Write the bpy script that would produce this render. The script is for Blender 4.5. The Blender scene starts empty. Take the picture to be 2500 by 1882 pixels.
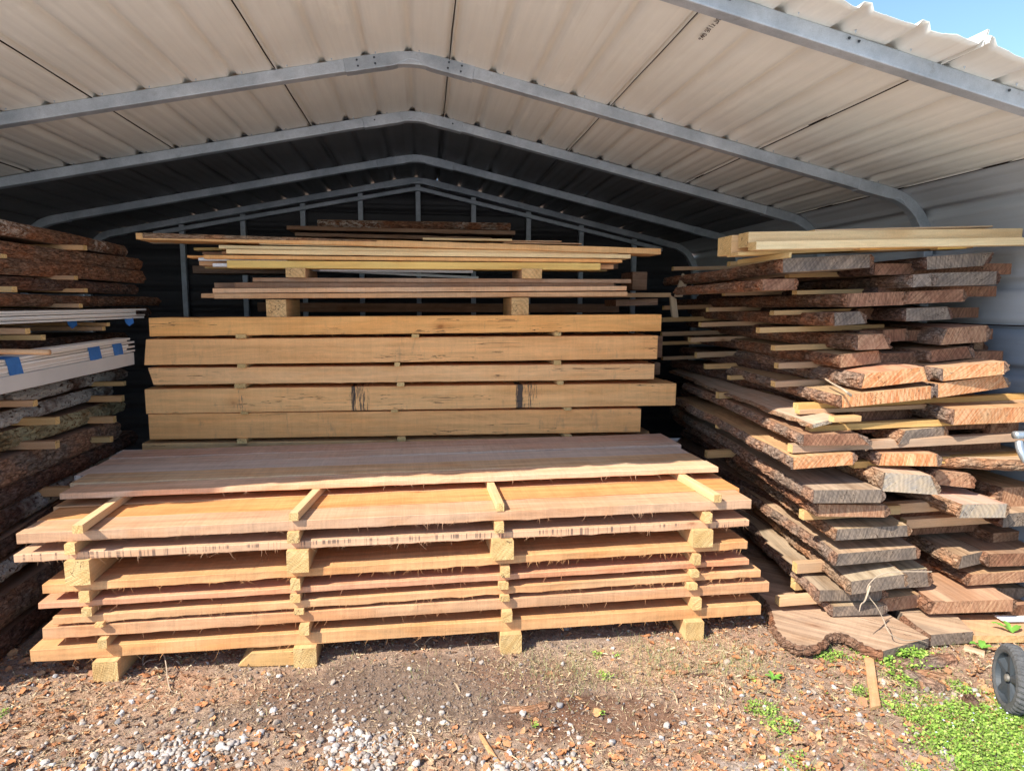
import bpy, math, random
import numpy as np
from mathutils import Matrix, Vector
random.seed(7)
RNG = np.random.default_rng(11)
scene = bpy.context.scene
COL = scene.collection

# ------------------------------------------------------------------ camera
F = 1600.0; CX, CY = 1250.0, 941.0; CAMH = 1.55
_d = np.array([(1035-CX)/F, (CY-745)/F, -1.0]); _d /= np.linalg.norm(_d)
_up = np.array([math.sin(-.01), math.cos(-.01), 0.0])
_x = np.cross(_d, _up); _x /= np.linalg.norm(_x)
_z = np.cross(_x, _d)
M = np.array([_x, _d, _z])            # world = M @ camera vector
C0 = np.array([0, 0, CAMH])
cam_d = bpy.data.cameras.new("camera"); cam = bpy.data.objects.new("camera", cam_d); COL.objects.link(cam)
cam_d.sensor_width = 36; cam_d.lens = F/2500*36; cam_d.clip_start = .02; cam_d.clip_end = 2000
mw = Matrix([[*M[0], 0], [*M[1], 0], [*M[2], CAMH], [0, 0, 0, 1]])
cam.matrix_world = mw
scene.camera = cam

# ------------------------------------------------------------------ light
SUNL = Vector((1.75, 1.10, -1.95)).normalized()      # direction the light travels
elev = math.asin(-SUNL.z); az = math.atan2(-SUNL.x, -SUNL.y)   # azimuth of the sun, clockwise from +Y
world = bpy.data.worlds.new("World"); scene.world = world; world.use_nodes = True
wn = world.node_tree.nodes; wl = world.node_tree.links
sky = wn.new('ShaderNodeTexSky'); sky.sky_type = 'NISHITA'; sky.sun_disc = False
sky.sun_elevation = elev; sky.sun_rotation = az; sky.air_density = 1.0; sky.dust_density = .7; sky.ozone_density = 4.5
wl.new(sky.outputs[0], wn['Background'].inputs[0]); wn['Background'].inputs[1].default_value = .11
sl = bpy.data.lights.new("sun", 'SUN'); sl.energy = 3.2; sl.angle = math.radians(.5); sl.color = (1, .93, .82)
so = bpy.data.objects.new("sun", sl); COL.objects.link(so)
so.rotation_euler = SUNL.to_track_quat('-Z', 'Y').to_euler(); so.location = (-6, -4, 8)
scene.view_settings.view_transform = 'Standard'; scene.view_settings.look = 'None'
scene.view_settings.exposure = 1.46; scene.view_settings.gamma = 1
scene.render.engine = 'CYCLES'
scene.cycles.max_bounces = 10; scene.cycles.diffuse_bounces = 6
scene.cycles.use_denoising = True

# ------------------------------------------------------------------ geometry helpers
def ray(u, v): return M @ np.array([(u-CX)/F, (CY-v)/F, -1.0])
def PY(u, v, Y):
    w = ray(u, v); return w*(Y/w[1]) + C0
def PX(u, v, X):
    w = ray(u, v); return w*(X/w[0]) + C0
def PZ(u, v, z):
    w = ray(u, v); return w*((z-CAMH)/w[2]) + C0
def run_to_u(p, d, u):
    c = M.T @ (np.array(p)-C0); e = M.T @ np.array(d); k = (u-CX)/F
    return -(c[0]+k*c[2])/(e[0]+k*e[2])
def hsh(ix, iy, iz):
    n = (ix*374761393 + iy*668265263 + iz*2147483647 + 1013904223) & 0xffffffff
    n = ((n ^ (n >> 13))*1274126177) & 0xffffffff
    n = (n ^ (n >> 16)) & 0xffffffff
    return n/4294967295.0
def vnoise(p):
    p = np.asarray(p, float); i = np.floor(p).astype(np.int64); f = p-i; f = f*f*(3-2*f)
    r = 0
    for a in (0, 1):
        for b in (0, 1):
            for c in (0, 1):
                w = (f[..., 0] if a else 1-f[..., 0])*(f[..., 1] if b else 1-f[..., 1])*(f[..., 2] if c else 1-f[..., 2])
                r = r + w*hsh(i[..., 0]+a, i[..., 1]+b, i[..., 2]+c)
    return r*2-1
def fbm(p, o=4):
    p = np.asarray(p, float); r = 0; a = 1.0; t = 0
    for k in range(o):
        r = r + a*vnoise(p*(2.03**k)+k*17.3); t += a; a *= .5
    return r/t
def n1(x, seed, s=1.0, o=3):
    x = np.asarray(x, float); return fbm(np.stack([x*s, np.full_like(x, seed*3.71), np.full_like(x, seed*1.37+.5)], -1), o)

def mesh(name, V, Fs, mats, mi=None, parent=None, mw=None, color=None, smooth=False):
    V = np.asarray(V, float)
    if mw is not None:
        inv = np.array(mw.inverted()); V = V @ inv[:3, :3].T + inv[:3, 3]
    me = bpy.data.meshes.new(name)
    if isinstance(Fs, np.ndarray):
        me.vertices.add(len(V)); me.vertices.foreach_set('co', V.ravel())
        k = Fs.shape[1]; me.loops.add(Fs.size); me.loops.foreach_set('vertex_index', Fs.ravel().astype(np.int32))
        me.polygons.add(len(Fs)); me.polygons.foreach_set('loop_start', np.arange(0, Fs.size, k, dtype=np.int32))
        me.polygons.foreach_set('loop_total', np.full(len(Fs), k, dtype=np.int32))
        me.update(calc_edges=True)
    else:
        me.from_pydata([tuple(v) for v in V], [], Fs)
    for m in (mats if isinstance(mats, (list, tuple)) else [mats]): me.materials.append(m)
    if mi is not None: me.polygons.foreach_set('material_index', np.asarray(mi, dtype=np.int32))
    if smooth: me.polygons.foreach_set('use_smooth', np.ones(len(me.polygons), dtype=bool))
    me.update()
    o = bpy.data.objects.new(name, me); COL.objects.link(o)
    if color is not None: o.color = (*color, 1)
    if parent is not None:
        o.parent = parent
        if mw is not None: o.matrix_world = mw; o.matrix_parent_inverse = Matrix.Identity(4); o.matrix_basis = parent_inv(parent) @ mw
    elif mw is not None: o.matrix_basis = mw
    return o
def parent_inv(p):
    m = p.matrix_basis.copy(); q = p.parent
    while q is not None: m = q.matrix_basis @ m; q = q.parent
    return m.inverted()
LABELS = {}
def tag(o, label, cat, group=None, kind=None):
    k = LABELS.get(label, 0); LABELS[label] = k+1
    if k: print("DUPLICATE LABEL", label)
    o['label'] = label
    if cat: o['category'] = cat
    if group: o['group'] = group
    if kind: o['kind'] = kind
    elif cat: o['kind'] = 'thing'
    return o
def empty(name, loc=(0, 0, 0), mat=None):
    o = bpy.data.objects.new(name, None); COL.objects.link(o); o.empty_display_size = .1
    o.matrix_basis = mat if mat is not None else Matrix.Translation(loc)
    return o
def frame(P, A, up=(0, 0, 1)):
    x = Vector(A).normalized(); z = Vector(up); y = z.cross(x).normalized(); z = x.cross(y)
    m = Matrix.Identity(4)
    for i in range(3): m[i][0] = x[i]; m[i][1] = y[i]; m[i][2] = z[i]; m[i][3] = P[i]
    return m

# ------------------------------------------------------------------ materials
class NT:
    def __init__(s, name):
        s.m = bpy.data.materials.new(name); s.m.use_nodes = True; s.t = s.m.node_tree
        s.b = s.t.nodes['Principled BSDF']
    def n(s, t, **k):
        o = s.t.nodes.new('ShaderNode'+t)
        for a, v in k.items():
            if a.startswith('i'): o.inputs[int(a[1:])].default_value = v
            else: setattr(o, a, v)
        return o
    def l(s, a, b): s.t.links.new(a, b)
    def math(s, op, a, b=None, c=None):
        o = s.n('Math', operation=op)
        for i, v in enumerate((a, b, c)):
            if v is None: continue
            if hasattr(v, 'links'): s.l(v, o.inputs[i])
            else: o.inputs[i].default_value = v
        return o.outputs[0]
    def noise(s, vec, scale, detail=4, sc=None, dist=0, rough=.55):
        if sc is not None:
            mp = s.n('Mapping'); mp.inputs[3].default_value = sc; s.l(vec, mp.inputs[0]); vec = mp.outputs[0]
        o = s.n('TexNoise'); o.inputs['Scale'].default_value = scale; o.inputs['Detail'].default_value = detail
        o.inputs['Distortion'].default_value = dist; o.inputs['Roughness'].default_value = rough
        s.l(vec, o.inputs['Vector']); return o.outputs[0]
    def ramp(s, f, stops, interp='LINEAR'):
        o = s.n('ValToRGB'); s.l(f, o.inputs[0]); cr = o.color_ramp; cr.interpolation = interp
        while len(cr.elements) < len(stops): cr.elements.new(.5)
        for e, (p, c) in zip(cr.elements, stops):
            e.position = p; e.color = (*c, 1) if isinstance(c, (tuple, list)) else (c, c, c, 1)
        return o.outputs[0]
    def mix(s, f, a, b, mode='MIX'):
        o = s.n('Mix', data_type='RGBA', blend_type=mode)
        for sk, v in ((o.inputs[0], f), (o.inputs[6], a), (o.inputs[7], b)):
            if hasattr(v, 'links'): s.l(v, sk)
            elif isinstance(v, (tuple, list)): sk.default_value = (*v, 1)
            else: sk.default_value = v
        return o.outputs[2]
    def scale(s, col, f):
        o = s.n('VectorMath', operation='SCALE'); 
        if hasattr(col, 'links'): s.l(col, o.inputs[0])
        else: o.inputs[0].default_value = col
        if hasattr(f, 'links'): s.l(f, o.inputs[3])
        else: o.inputs[3].default_value = f
        return o.outputs[0]
    def coords(s, rnd=True):
        tc = s.n('TexCoord').outputs['Object']
        if not rnd: return tc
        oi = s.n('ObjectInfo'); a = s.n('VectorMath', operation='SCALE'); a.inputs[0].default_value = (37.1, 11.3, 7.7)
        s.l(oi.outputs['Random'], a.inputs[3]); b = s.n('VectorMath', operation='ADD'); s.l(tc, b.inputs[0]); s.l(a.outputs[0], b.inputs[1])
        return b.outputs[0]
    def bump(s, h, strength, dist):
        o = s.n('Bump'); o.inputs['Strength'].default_value = strength; o.inputs['Distance'].default_value = dist
        s.l(h, o.inputs['Height']); s.l(o.outputs[0], s.b.inputs['Normal'])
    def done(s, col, rough=.8, spec=.2, metal=0):
        if hasattr(col, 'links'): s.l(col, s.b.inputs['Base Color'])
        else: s.b.inputs['Base Color'].default_value = (*col, 1)
        if hasattr(rough, 'links'): s.l(rough, s.b.inputs['Roughness'])
        else: s.b.inputs['Roughness'].default_value = rough
        s.b.inputs['Specular IOR Level'].default_value = spec; s.b.inputs['Metallic'].default_value = metal
        return s.m

def wood_mat(name, tint=(.8, .55, .4), blotch=.35, grain=.35, kerf=.25, crack=.0, stripes=0., marks=(), grey=.22):
    t = NT(name); co = t.coords(); oc = t.n('ObjectInfo').outputs['Color']
    g = t.noise(co, 1, 6, (1.6, 34, 34)); g2 = t.noise(co, 1, 4, (.7, 4.5, 7), dist=1.1)
    rings = t.math('FRACT', t.math('MULTIPLY', g2, 13)); rings = t.math('ABSOLUTE', t.math('SUBTRACT', rings, .5))
    k = t.noise(co, 1, 3, (120, 2, 4), rough=.75); k2 = t.noise(co, 1, 2, (26, 1, 2)); sp = t.noise(co, 260, 2)
    m = t.math('MULTIPLY_ADD', t.math('SUBTRACT', g, .5), grain*2.2, 1.0)
    m = t.math('MULTIPLY_ADD', t.math('SUBTRACT', rings, .25), grain*.55, m)
    m = t.math('MULTIPLY_ADD', t.math('SUBTRACT', k, .5), kerf, m)
    m = t.math('MULTIPLY_ADD', t.math('SUBTRACT', k2, .5), kerf*.7, m)
    m = t.math('MULTIPLY_ADD', t.math('SUBTRACT', sp, .5), .35, m)
    bl = t.ramp(t.noise(co, 1, 4, (2.2, 9, 9), dist=.8), [(.42, 0.), (.68, 1.)])
    c = t.mix(t.math('MULTIPLY', bl, blotch), oc, t.mix(1.0, oc, tint, 'MULTIPLY'))
    c = t.scale(c, m)
    pale = t.ramp(t.noise(co, 1, 5, (1.1, 16, 16)), [(.55, 0.), (.75, 1.)])
    c = t.mix(t.math('MULTIPLY', pale, .22), c, t.mix(1., oc, (1.06, 1.14, 1.2), 'MULTIPLY'))
    kv = t.n('TexVoronoi'); km = t.n('Mapping'); km.inputs[3].default_value = (2.2, 4.5, 4.5); t.l(co, km.inputs[0]); t.l(km.outputs[0], kv.inputs['Vector']); kv.inputs['Scale'].default_value = 1
    kd_ = t.math('MULTIPLY_ADD', t.noise(co, 60, 3), .05, kv.outputs['Distance']); sk = t.n('SeparateColor'); t.l(kv.outputs['Color'], sk.inputs[0])
    kg = t.math('GREATER_THAN', sk.outputs[0], .45)
    kn = t.math('MULTIPLY', t.ramp(kd_, [(.055, 1.), (.10, 0.)]), kg); kr = t.math('MULTIPLY', t.ramp(kd_, [(.05, 0.), (.09, 1.), (.2, 0.)]), kg)
    c = t.mix(t.math('MULTIPLY', kr, .35), c, t.mix(1., oc, (.62, .42, .3), 'MULTIPLY')); c = t.mix(t.math('MULTIPLY', kn, .75), c, t.mix(1., oc, (.32, .17, .11), 'MULTIPLY'))
    gp_ = t.ramp(t.noise(co, 1, 5, (2.6, 5, 5), rough=.65), [(.56, 0.), (.70, 1.)]); c = t.mix(t.math('MULTIPLY', gp_, grey), c, t.mix(1., oc, (.68, .70, .74), 'MULTIPLY'))
    h = t.math('MULTIPLY_ADD', g, .6, t.math('MULTIPLY', k, .5)); h = t.math('ADD', h, t.math('MULTIPLY', sp, .35))
    if crack:
        cr = t.noise(co, 1, 3, (.9, 30, 30), dist=.35, rough=.6)
        cr = t.math('ABSOLUTE', t.math('SUBTRACT', cr, .5)); gate = t.noise(co, 1, 2, (1.3, 5, 5))
        cm = t.math('MULTIPLY', t.math('LESS_THAN', cr, .005), t.math('GREATER_THAN', gate, .54))
        c = t.mix(t.math('MULTIPLY', cm, crack), c, (.09, .05, .03))
        sm = t.ramp(t.noise(co, 1, 6, (16, 5, 5), rough=.75), [(.58, 0.), (.74, 1.)])
        c = t.mix(t.math('MULTIPLY', sm, .42), c, (.20, .16, .11))
    if stripes:
        st = t.math('GREATER_THAN', t.noise(co, 1, 2, (95, .4, .4)), .56)
        sg = t.ramp(t.noise(co, 1, 3, (2.5, 2, 30)), [(.42, 0.), (.55, 1.)])
        se = t.n('SeparateXYZ'); ge = t.n('NewGeometry'); tr = t.n('VectorTransform', vector_type='NORMAL', convert_from='WORLD', convert_to='OBJECT')
        t.l(ge.outputs['Normal'], tr.inputs[0]); t.l(tr.outputs[0], se.inputs[0])
        side = t.math('GREATER_THAN', t.math('ABSOLUTE', se.outputs[1]), .6)
        c = t.mix(t.math('MULTIPLY', t.math('MULTIPLY', t.math('MULTIPLY', st, sg), side), stripes), c, (.10, .07, .06))
    if marks:
        se2 = t.n('SeparateXYZ'); t.l(t.n('TexCoord').outputs['Object'], se2.inputs[0])
        for (x0, w, col, dens) in marks:
            d = t.math('ABSOLUTE', t.math('SUBTRACT', se2.outputs[0], x0)); d = t.math('SUBTRACT', 1, t.math('DIVIDE', d, w))
            nn = t.noise(co, 1, 4, (130, 14, 14), rough=.75)
            mk = t.ramp(t.math('ADD', t.math('MULTIPLY', d, dens), t.math('SUBTRACT', nn, .5)), [(.25, 0.), (.34, 1.)])
            c = t.mix(t.math('MULTIPLY', mk, .9), c, col)
    t.bump(h, .55, .004)
    return t.done(c, .82, .15)

def end_mat(name, c1, c2, c3, diag=.5, ringn=46):
    t = NT(name); co = t.coords(); rn = t.n('ObjectInfo').outputs['Random']
    se = t.n('SeparateXYZ'); t.l(t.n('TexCoord').outputs['Object'], se.inputs[0])
    a = t.math('SUBTRACT', se.outputs[1], t.math('MULTIPLY', rn, .14)); b = t.math('ADD', se.outputs[2], t.math('MULTIPLY_ADD', rn, .22, .02))
    r = t.math('SQRT', t.math('ADD', t.math('MULTIPLY', a, a), t.math('MULTIPLY', b, b)))
    wob = t.noise(co, 9, 4); r = t.math('MULTIPLY_ADD', wob, .07, r)
    rg = t.math('ABSOLUTE', t.math('SUBTRACT', t.math('FRACT', t.math('MULTIPLY', r, ringn)), .5))
    mp = t.n('VectorRotate', rotation_type='X_AXIS'); t.l(co, mp.inputs['Vector']); t.l(t.math('MULTIPLY_ADD', rn, 1.2, .35), mp.inputs['Angle'])
    dg = t.noise(mp.outputs[0], 1, 4, (4, 11, 130), rough=.6); bl = t.noise(co, 14, 4)
    base = t.mix(t.ramp(bl, [(.35, 0.), (.65, 1.)]), c1, c2)
    base = t.mix(t.math('MULTIPLY', t.ramp(dg, [(.42, 0.), (.62, 1.)]), diag), base, c3)
    m = t.math('MULTIPLY_ADD', rg, .55, t.math('MULTIPLY_ADD', t.math('SUBTRACT', t.noise(co, 5, 3), .5), .9, .86)); m = t.math('MULTIPLY_ADD', t.math('SUBTRACT', t.noise(co, 300, 2), .5), .5, m)
    ck = t.noise(co, 1, 3, (5, 16, 16), dist=.5); ck = t.math('LESS_THAN', t.math('ABSOLUTE', t.math('SUBTRACT', ck, .5)), .006)
    ck = t.math('MULTIPLY', ck, t.math('GREATER_THAN', t.noise(co, 7, 2), .53))
    c = t.mix(t.math('MULTIPLY', ck, .8), t.scale(base, m), (.05, .03, .02))
    t.bump(t.math('ADD', dg, t.noise(co, 200, 3)), .6, .004)
    return t.done(c, .85, .12)

def bark_mat(name, dark, mid, light, lichen=None, lich=.0):
    t = NT(name); co = t.coords()
    v = t.n('TexVoronoi', feature='DISTANCE_TO_EDGE'); mp = t.n('Mapping'); mp.inputs[3].default_value = (.45, 1, 1)
    nz = t.noise(co, 25, 4); ad = t.n('VectorMath', operation='ADD'); t.l(co, mp.inputs[0])
    sc = t.n('VectorMath', operation='SCALE'); sc.inputs[0].default_value = (.03, .03, .03); t.l(nz, sc.inputs[3])
    t.l(mp.outputs[0], ad.inputs[0]); t.l(sc.outputs[0], ad.inputs[1]); t.l(ad.outputs[0], v.inputs['Vector']); v.inputs['Scale'].default_value = 34
    n = t.noise(co, 1, 8, (26, 90, 90), rough=.68); big = t.noise(co, 6, 3)
    c = t.ramp(n, [(.3, dark), (.5, mid), (.72, light)])
    c = t.mix(t.ramp(big, [(.42, 0.), (.64, 1.)]), c, t.mix(1., c, (1.35, 1.0, .8), 'MULTIPLY'))
    cr = t.ramp(v.outputs[0], [(.0, 0.), (.09, 1.)])
    c = t.mix(t.math('MULTIPLY', t.math('SUBTRACT', 1, cr), .35), c, dark)
    if lichen:
        l = t.ramp(t.noise(co, 1, 7, (30, 55, 55), rough=.7), [(.5-.1*lich, 0.), (.56-.1*lich, 1.)])
        pt = t.ramp(t.noise(co, 3.2, 3), [(.5-.12*lich, 0.), (.6-.12*lich, 1.)])
        c = t.mix(t.math('MULTIPLY', l, pt), c, lichen)
    t.bump(t.math('ADD', t.math('MULTIPLY', cr, .3), n), 1.0, .016)
    return t.done(c, .95, .08)

W_fresh = wood_mat('fresh_sawn_wood', (.98, .78, .60), .75, .42, .40)
W_stripe = wood_mat('striped_sawn_wood', (.95, .8, .7), .5, .3, .35, 0, .75)
W_beam = wood_mat('beam_wood', (.92, .76, .58), .5, .34, .2, .9)
W_beam_mark = wood_mat('marked_beam_wood', (.92, .76, .58), .5, .34, .2, .9, 0,
                       ((1.27, .11, (.05, .05, .05), .30), (1.22, .035, (.03, .035, .04), .42), (2.27, .04, (.025, .035, .045), .62), (2.34, .13, (.08, .07, .06), .28), (.55, .10, (.18, .14, .1), .22)))
W_grey = wood_mat('weathered_grey_wood', (1.1, .8, .65), .5, .38, .35, .5)
W_slab = wood_mat('slab_wood', (.72, .6, .5), .7, .55, .2, .6, grey=.6)
W_weath = wood_mat('weathered_slab_wood', (.68, .6, .52), .8, .62, .2, .9, grey=.85)
W_pine = wood_mat('pine_wood', (.95, .76, .6), .5, .34, .08)
W_white = wood_mat('white_primed_wood', (.9, .88, .85), .3, .08, .05)
E_fresh = end_mat('fresh_end_grain', (.60, .36, .16), (.64, .42, .2), (.44, .24, .09), .45)
E_yel = end_mat('pine_end_grain', (.60, .39, .16), (.66, .47, .22), (.42, .24, .08), .5, 110)
E_or = end_mat('orange_end_grain', (.46, .16, .06), (.56, .26, .11), (.64, .40, .22), .75)
E_tan = end_mat('tan_end_grain', (.34, .19, .115), (.44, .26, .15), (.24, .11, .06), .8)
E_gr = end_mat('grey_end_grain', (.19, .15, .12), (.30, .225, .165), (.10, .078, .065), .7, 50)
E_br = end_mat('brown_end_grain', (.24, .11, .065), (.32, .17, .10), (.13, .06, .035), .8)
E_pale = end_mat('pale_end_grain', (.46, .36, .26), (.32, .28, .24), (.56, .42, .26), .5)
E_white = end_mat('white_end', (.6, .58, .54), (.66, .64, .6), (.5, .45, .4), .2)
B_br = bark_mat('brown_bark', (.045, .025, .017), (.22, .125, .08), (.40, .27, .19))
B_gr = bark_mat('grey_bark', (.055, .038, .03), (.24, .17, .13), (.45, .35, .27))
B_dk = bark_mat('dark_bark', (.03, .018, .015), (.13, .08, .06), (.28, .19, .155))
B_li = bark_mat('lichen_bark', (.03, .02, .016), (.11, .07, .055), (.22, .16, .13), (.50, .47, .43), 1.0)
B_mo = bark_mat('mossy_bark', (.05, .035, .02), (.19, .14, .075), (.36, .28, .16), (.46, .40, .24), .8)
B_li2 = bark_mat('spotted_lichen_bark', (.05, .028, .02), (.22, .12, .075), (.38, .24, .16), (.52, .42, .34), .25)
B_fib = bark_mat('fibrous_bark', (.09, .055, .035), (.30, .20, .13), (.52, .38, .27))

def plain(name, col, rough=.6, spec=.3, metal=0, var=.0, sc=8, bump=0):
    t = NT(name); co = t.coords()
    n = t.noise(co, sc, 5); c = t.scale(col, t.math('MULTIPLY_ADD', t.math('SUBTRACT', n, .5), var*2, 1.0))
    if bump: t.bump(t.noise(co, sc*12, 4), bump, .004)
    return t.done(c, rough, spec, metal)
M_tape = plain('blue_painters_tape', (.045, .16, .42), .7, .2, 0, .25, 30, .3)
M_box = plain('white_packaging', (.56, .53, .49), .55, .3, 0, .12, 6, .1)
M_rubber = plain('grey_rubber', (.10, .10, .10), .85, .2, 0, .6, 40, .8)
M_rim = plain('dark_plastic', (.045, .055, .065), .5, .4, 0, .3, 14)
M_hub = plain('axle_metal', (.3, .28, .25), .5, .4, .6, .3, 30)
M_pipe = plain('galvanised_pipe', (.42, .47, .50), .35, .5, .7, .35, 30)
M_ink = plain('black_marker', (.07, .05, .045), .8, .1)
M_twig = plain('dry_twig', (.42, .33, .24), .85, .1, 0, .4, 40)

def sheet_mat(name='painted_steel_sheet', k=(1, 1, 1)):
    t = NT(name); co = t.coords(False); rc = t.coords()
    st = t.noise(rc, 1, 6, (3, .4, 3), rough=.5); fine = t.noise(rc, 1, 4, (60, 1.6, 60)); bl = t.noise(rc, 3.0, 5, rough=.65)
    pat = t.ramp(t.noise(rc, 1, 8, (8, 2.2, 8), rough=.75), [(.56, 0.), (.70, 1.)])
    c = t.mix(t.ramp(st, [(.36, 0.), (.66, 1.)]), (.515, .50, .475), (.54, .525, .50))
    c = t.mix(t.math('MULTIPLY', pat, .45), c, (.64, .62, .58))
    c = t.scale(c, t.math('MULTIPLY_ADD', t.math('SUBTRACT', fine, .5), .14, t.math('MULTIPLY_ADD', t.math('SUBTRACT', bl, .5), .16, 1.0)))
    dirt = t.ramp(t.noise(rc, 1, 5, (20, .6, 20)), [(.60, 0.), (.72, 1.)])
    c = t.mix(t.math('MULTIPLY', dirt, .22), c, (.36, .30, .24))
    c = t.mix(1., c, k, 'MULTIPLY')
    t.bump(t.noise(rc, 5, 3), .12, .01)
    return t.done(c, t.math('MULTIPLY_ADD', bl, .3, .35), .35, .0)
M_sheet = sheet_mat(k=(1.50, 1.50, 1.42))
M_rear = sheet_mat('rear_shade_steel_sheet', (.26, .265, .28))  # same sheet, darkened in colour for the deep shade under the rear roof
M_wall = sheet_mat('wall_shade_steel_sheet', (.44, .52, .64))  # same sheet on the walls, their dimmer bluish sky light put into the colour
M_eave = sheet_mat('eave_half_shade_steel_sheet', (.86, .91, .98))  # light falloff from roof to wall painted as an in-between tone
M_back = sheet_mat('back_shade_steel_sheet', (.075, .075, .085))  # the back wall's low light is put into the sheet colour
def galv_mat():
    t = NT('galvanised_steel'); co = t.coords()
    st = t.noise(co, 30, 5, rough=.7); v = t.noise(co, 4, 5); sp = t.noise(co, 240, 2)
    c = t.mix(t.ramp(v, [(.35, 0.), (.65, 1.)]), (.34, .38, .42), (.52, .56, .60))
    c = t.scale(c, t.math('MULTIPLY_ADD', t.math('SUBTRACT', st, .5), .5, t.math('MULTIPLY_ADD', t.math('SUBTRACT', sp, .5), .3, 1.0)))
    rust = t.ramp(t.noise(co, 9, 6, rough=.75), [(.62, 0.), (.72, 1.)])
    c = t.mix(t.math('MULTIPLY', rust, .45), c, (.16, .13, .10))
    t.bump(st, .15, .003)
    return t.done(c, .5, .5, .35)
M_galv = galv_mat()
def ground_mat():
    t = NT('dirt_ground'); co = t.n('TexCoord').outputs['Object']
    a = t.noise(co, 2.2, 6); b = t.noise(co, 28, 7, rough=.7); c3 = t.noise(co, 180, 4, rough=.7); d = t.noise(co, .9, 4)
    c = t.ramp(b, [(.28, (.18, .13, .095)), (.5, (.38, .27, .195)), (.72, (.53, .40, .295))])
    red = t.ramp(a, [(.45, 0.), (.62, 1.)]); c = t.mix(t.math('MULTIPLY', red, .3), c, t.mix(1., c, (1.3, .82, .6), 'MULTIPLY'))
    # dark cinder patch where the soil is churned
    se = t.n('SeparateXYZ'); t.l(co, se.inputs[0])
    def blob(x, y, rx, ry):
        dx = t.math('DIVIDE', t.math('SUBTRACT', se.outputs[0], x), rx); dy = t.math('DIVIDE', t.math('SUBTRACT', se.outputs[1], y), ry)
        q = t.math('ADD', t.math('MULTIPLY', dx, dx), t.math('MULTIPLY', dy, dy)); q = t.math('ADD', q, t.math('MULTIPLY', t.math('SUBTRACT', t.noise(co, 6, 5), .5), 2.2))
        return t.ramp(q, [(.55, 1.), (1.0, 0.)])
    c = t.mix(t.math('MULTIPLY', blob(.0, 2.50, .85, .30), .85), c, t.mix(1., c, (.56, .56, .57), 'MULTIPLY'))
    c = t.mix(t.math('MULTIPLY', blob(.66, 2.26, .4, .16), .85), c, t.mix(1., c, (.60, .46, .40), 'MULTIPLY'))
    c = t.mix(t.math('MULTIPLY', blob(1.05, 2.62, .6, .2), .6), c, t.mix(1., c, (1.35, 1.25, 1.1), 'MULTIPLY'))
    c = t.mix(t.math('MULTIPLY', blob(-1.1, 2.6, .5, .16), .5), c, t.mix(1., c, (1.3, 1.12, .95), 'MULTIPLY'))
    # the gravel drive in front of the carport
    dr = t.math('ADD', se.outputs[1], t.math('MULTIPLY', t.math('SUBTRACT', t.noise(co, 3, 4), .5), .5))
    vo = t.n('TexVoronoi'); vo.inputs['Scale'].default_value = 42; t.l(co, vo.inputs['Vector'])
    st = t.ramp(vo.outputs['Color'], [(.2, (.40, .38, .35)), (.5, (.60, .58, .55)), (.8, (.70, .68, .66))])
    c = t.mix(t.ramp(dr, [(0., 1.), (1., 0.)]) if False else t.math('SUBTRACT', 1, t.math('SMOOTH_MIN', 1, t.math('MAXIMUM', 0, t.math('MULTIPLY', t.math('SUBTRACT', dr, 1.72), 4)), .1)), c, st)
    c = t.scale(c, t.math('MULTIPLY_ADD', t.math('SUBTRACT', c3, .5), 1.3, 1.0))
    t.bump(t.math('MULTIPLY_ADD', c3, .35, b), 1.0, .02)
    return t.done(c, .95, .08)
M_ground = ground_mat()
def island_mat(name, stops, rough=.85, bsc=200, var=.4, trans=0, freq=None):
    t = NT(name); ge = t.n('NewGeometry'); co = t.n('TexCoord').outputs['Object']
    c = t.ramp(ge.outputs['Random Per Island'], stops)
    c = t.scale(c, t.math('MULTIPLY_ADD', t.math('SUBTRACT', t.noise(co, bsc, 4), .5), var*2, 1.0))
    t.bump(t.noise(co, bsc, 4), .5, .004)
    return t.done(c, rough, .15)
M_gravel = island_mat('gravel_stone', [(0, (.17, .14, .12)), (.10, (.42, .37, .32)), (.25, (.50, .46, .41)), (.4, (.30, .24, .19)), (.55, (.52, .49, .46)), (.68, (.38, .29, .22)), (.8, (.20, .185, .18)), (.9, (.58, .56, .54)), (1, (.40, .31, .24))])
M_chip = island_mat('leaf_litter', [(0, (.34, .15, .07)), (.25, (.52, .23, .10)), (.45, (.26, .14, .085)), (.65, (.56, .30, .14)), (.82, (.17, .095, .065)), (1, (.56, .37, .22))])
M_straw = island_mat('dry_straw', [(0, (.56, .43, .27)), (.4, (.42, .28, .16)), (.7, (.62, .50, .34)), (1, (.30, .20, .12))])
M_clover = island_mat('green_clover', [(0, (.10, .20, .03)), (.3, (.22, .37, .05)), (.6, (.36, .49, .10)), (.85, (.15, .27, .04)), (1, (.46, .54, .17))], .6)
M_grass = island_mat('thin_grass', [(0, (.20, .26, .08)), (.5, (.32, .34, .14)), (1, (.44, .40, .22))])
M_leaf = plain('broad_leaf_green', (.14, .30, .045), .5, .3, 0, .3, 40)

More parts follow.
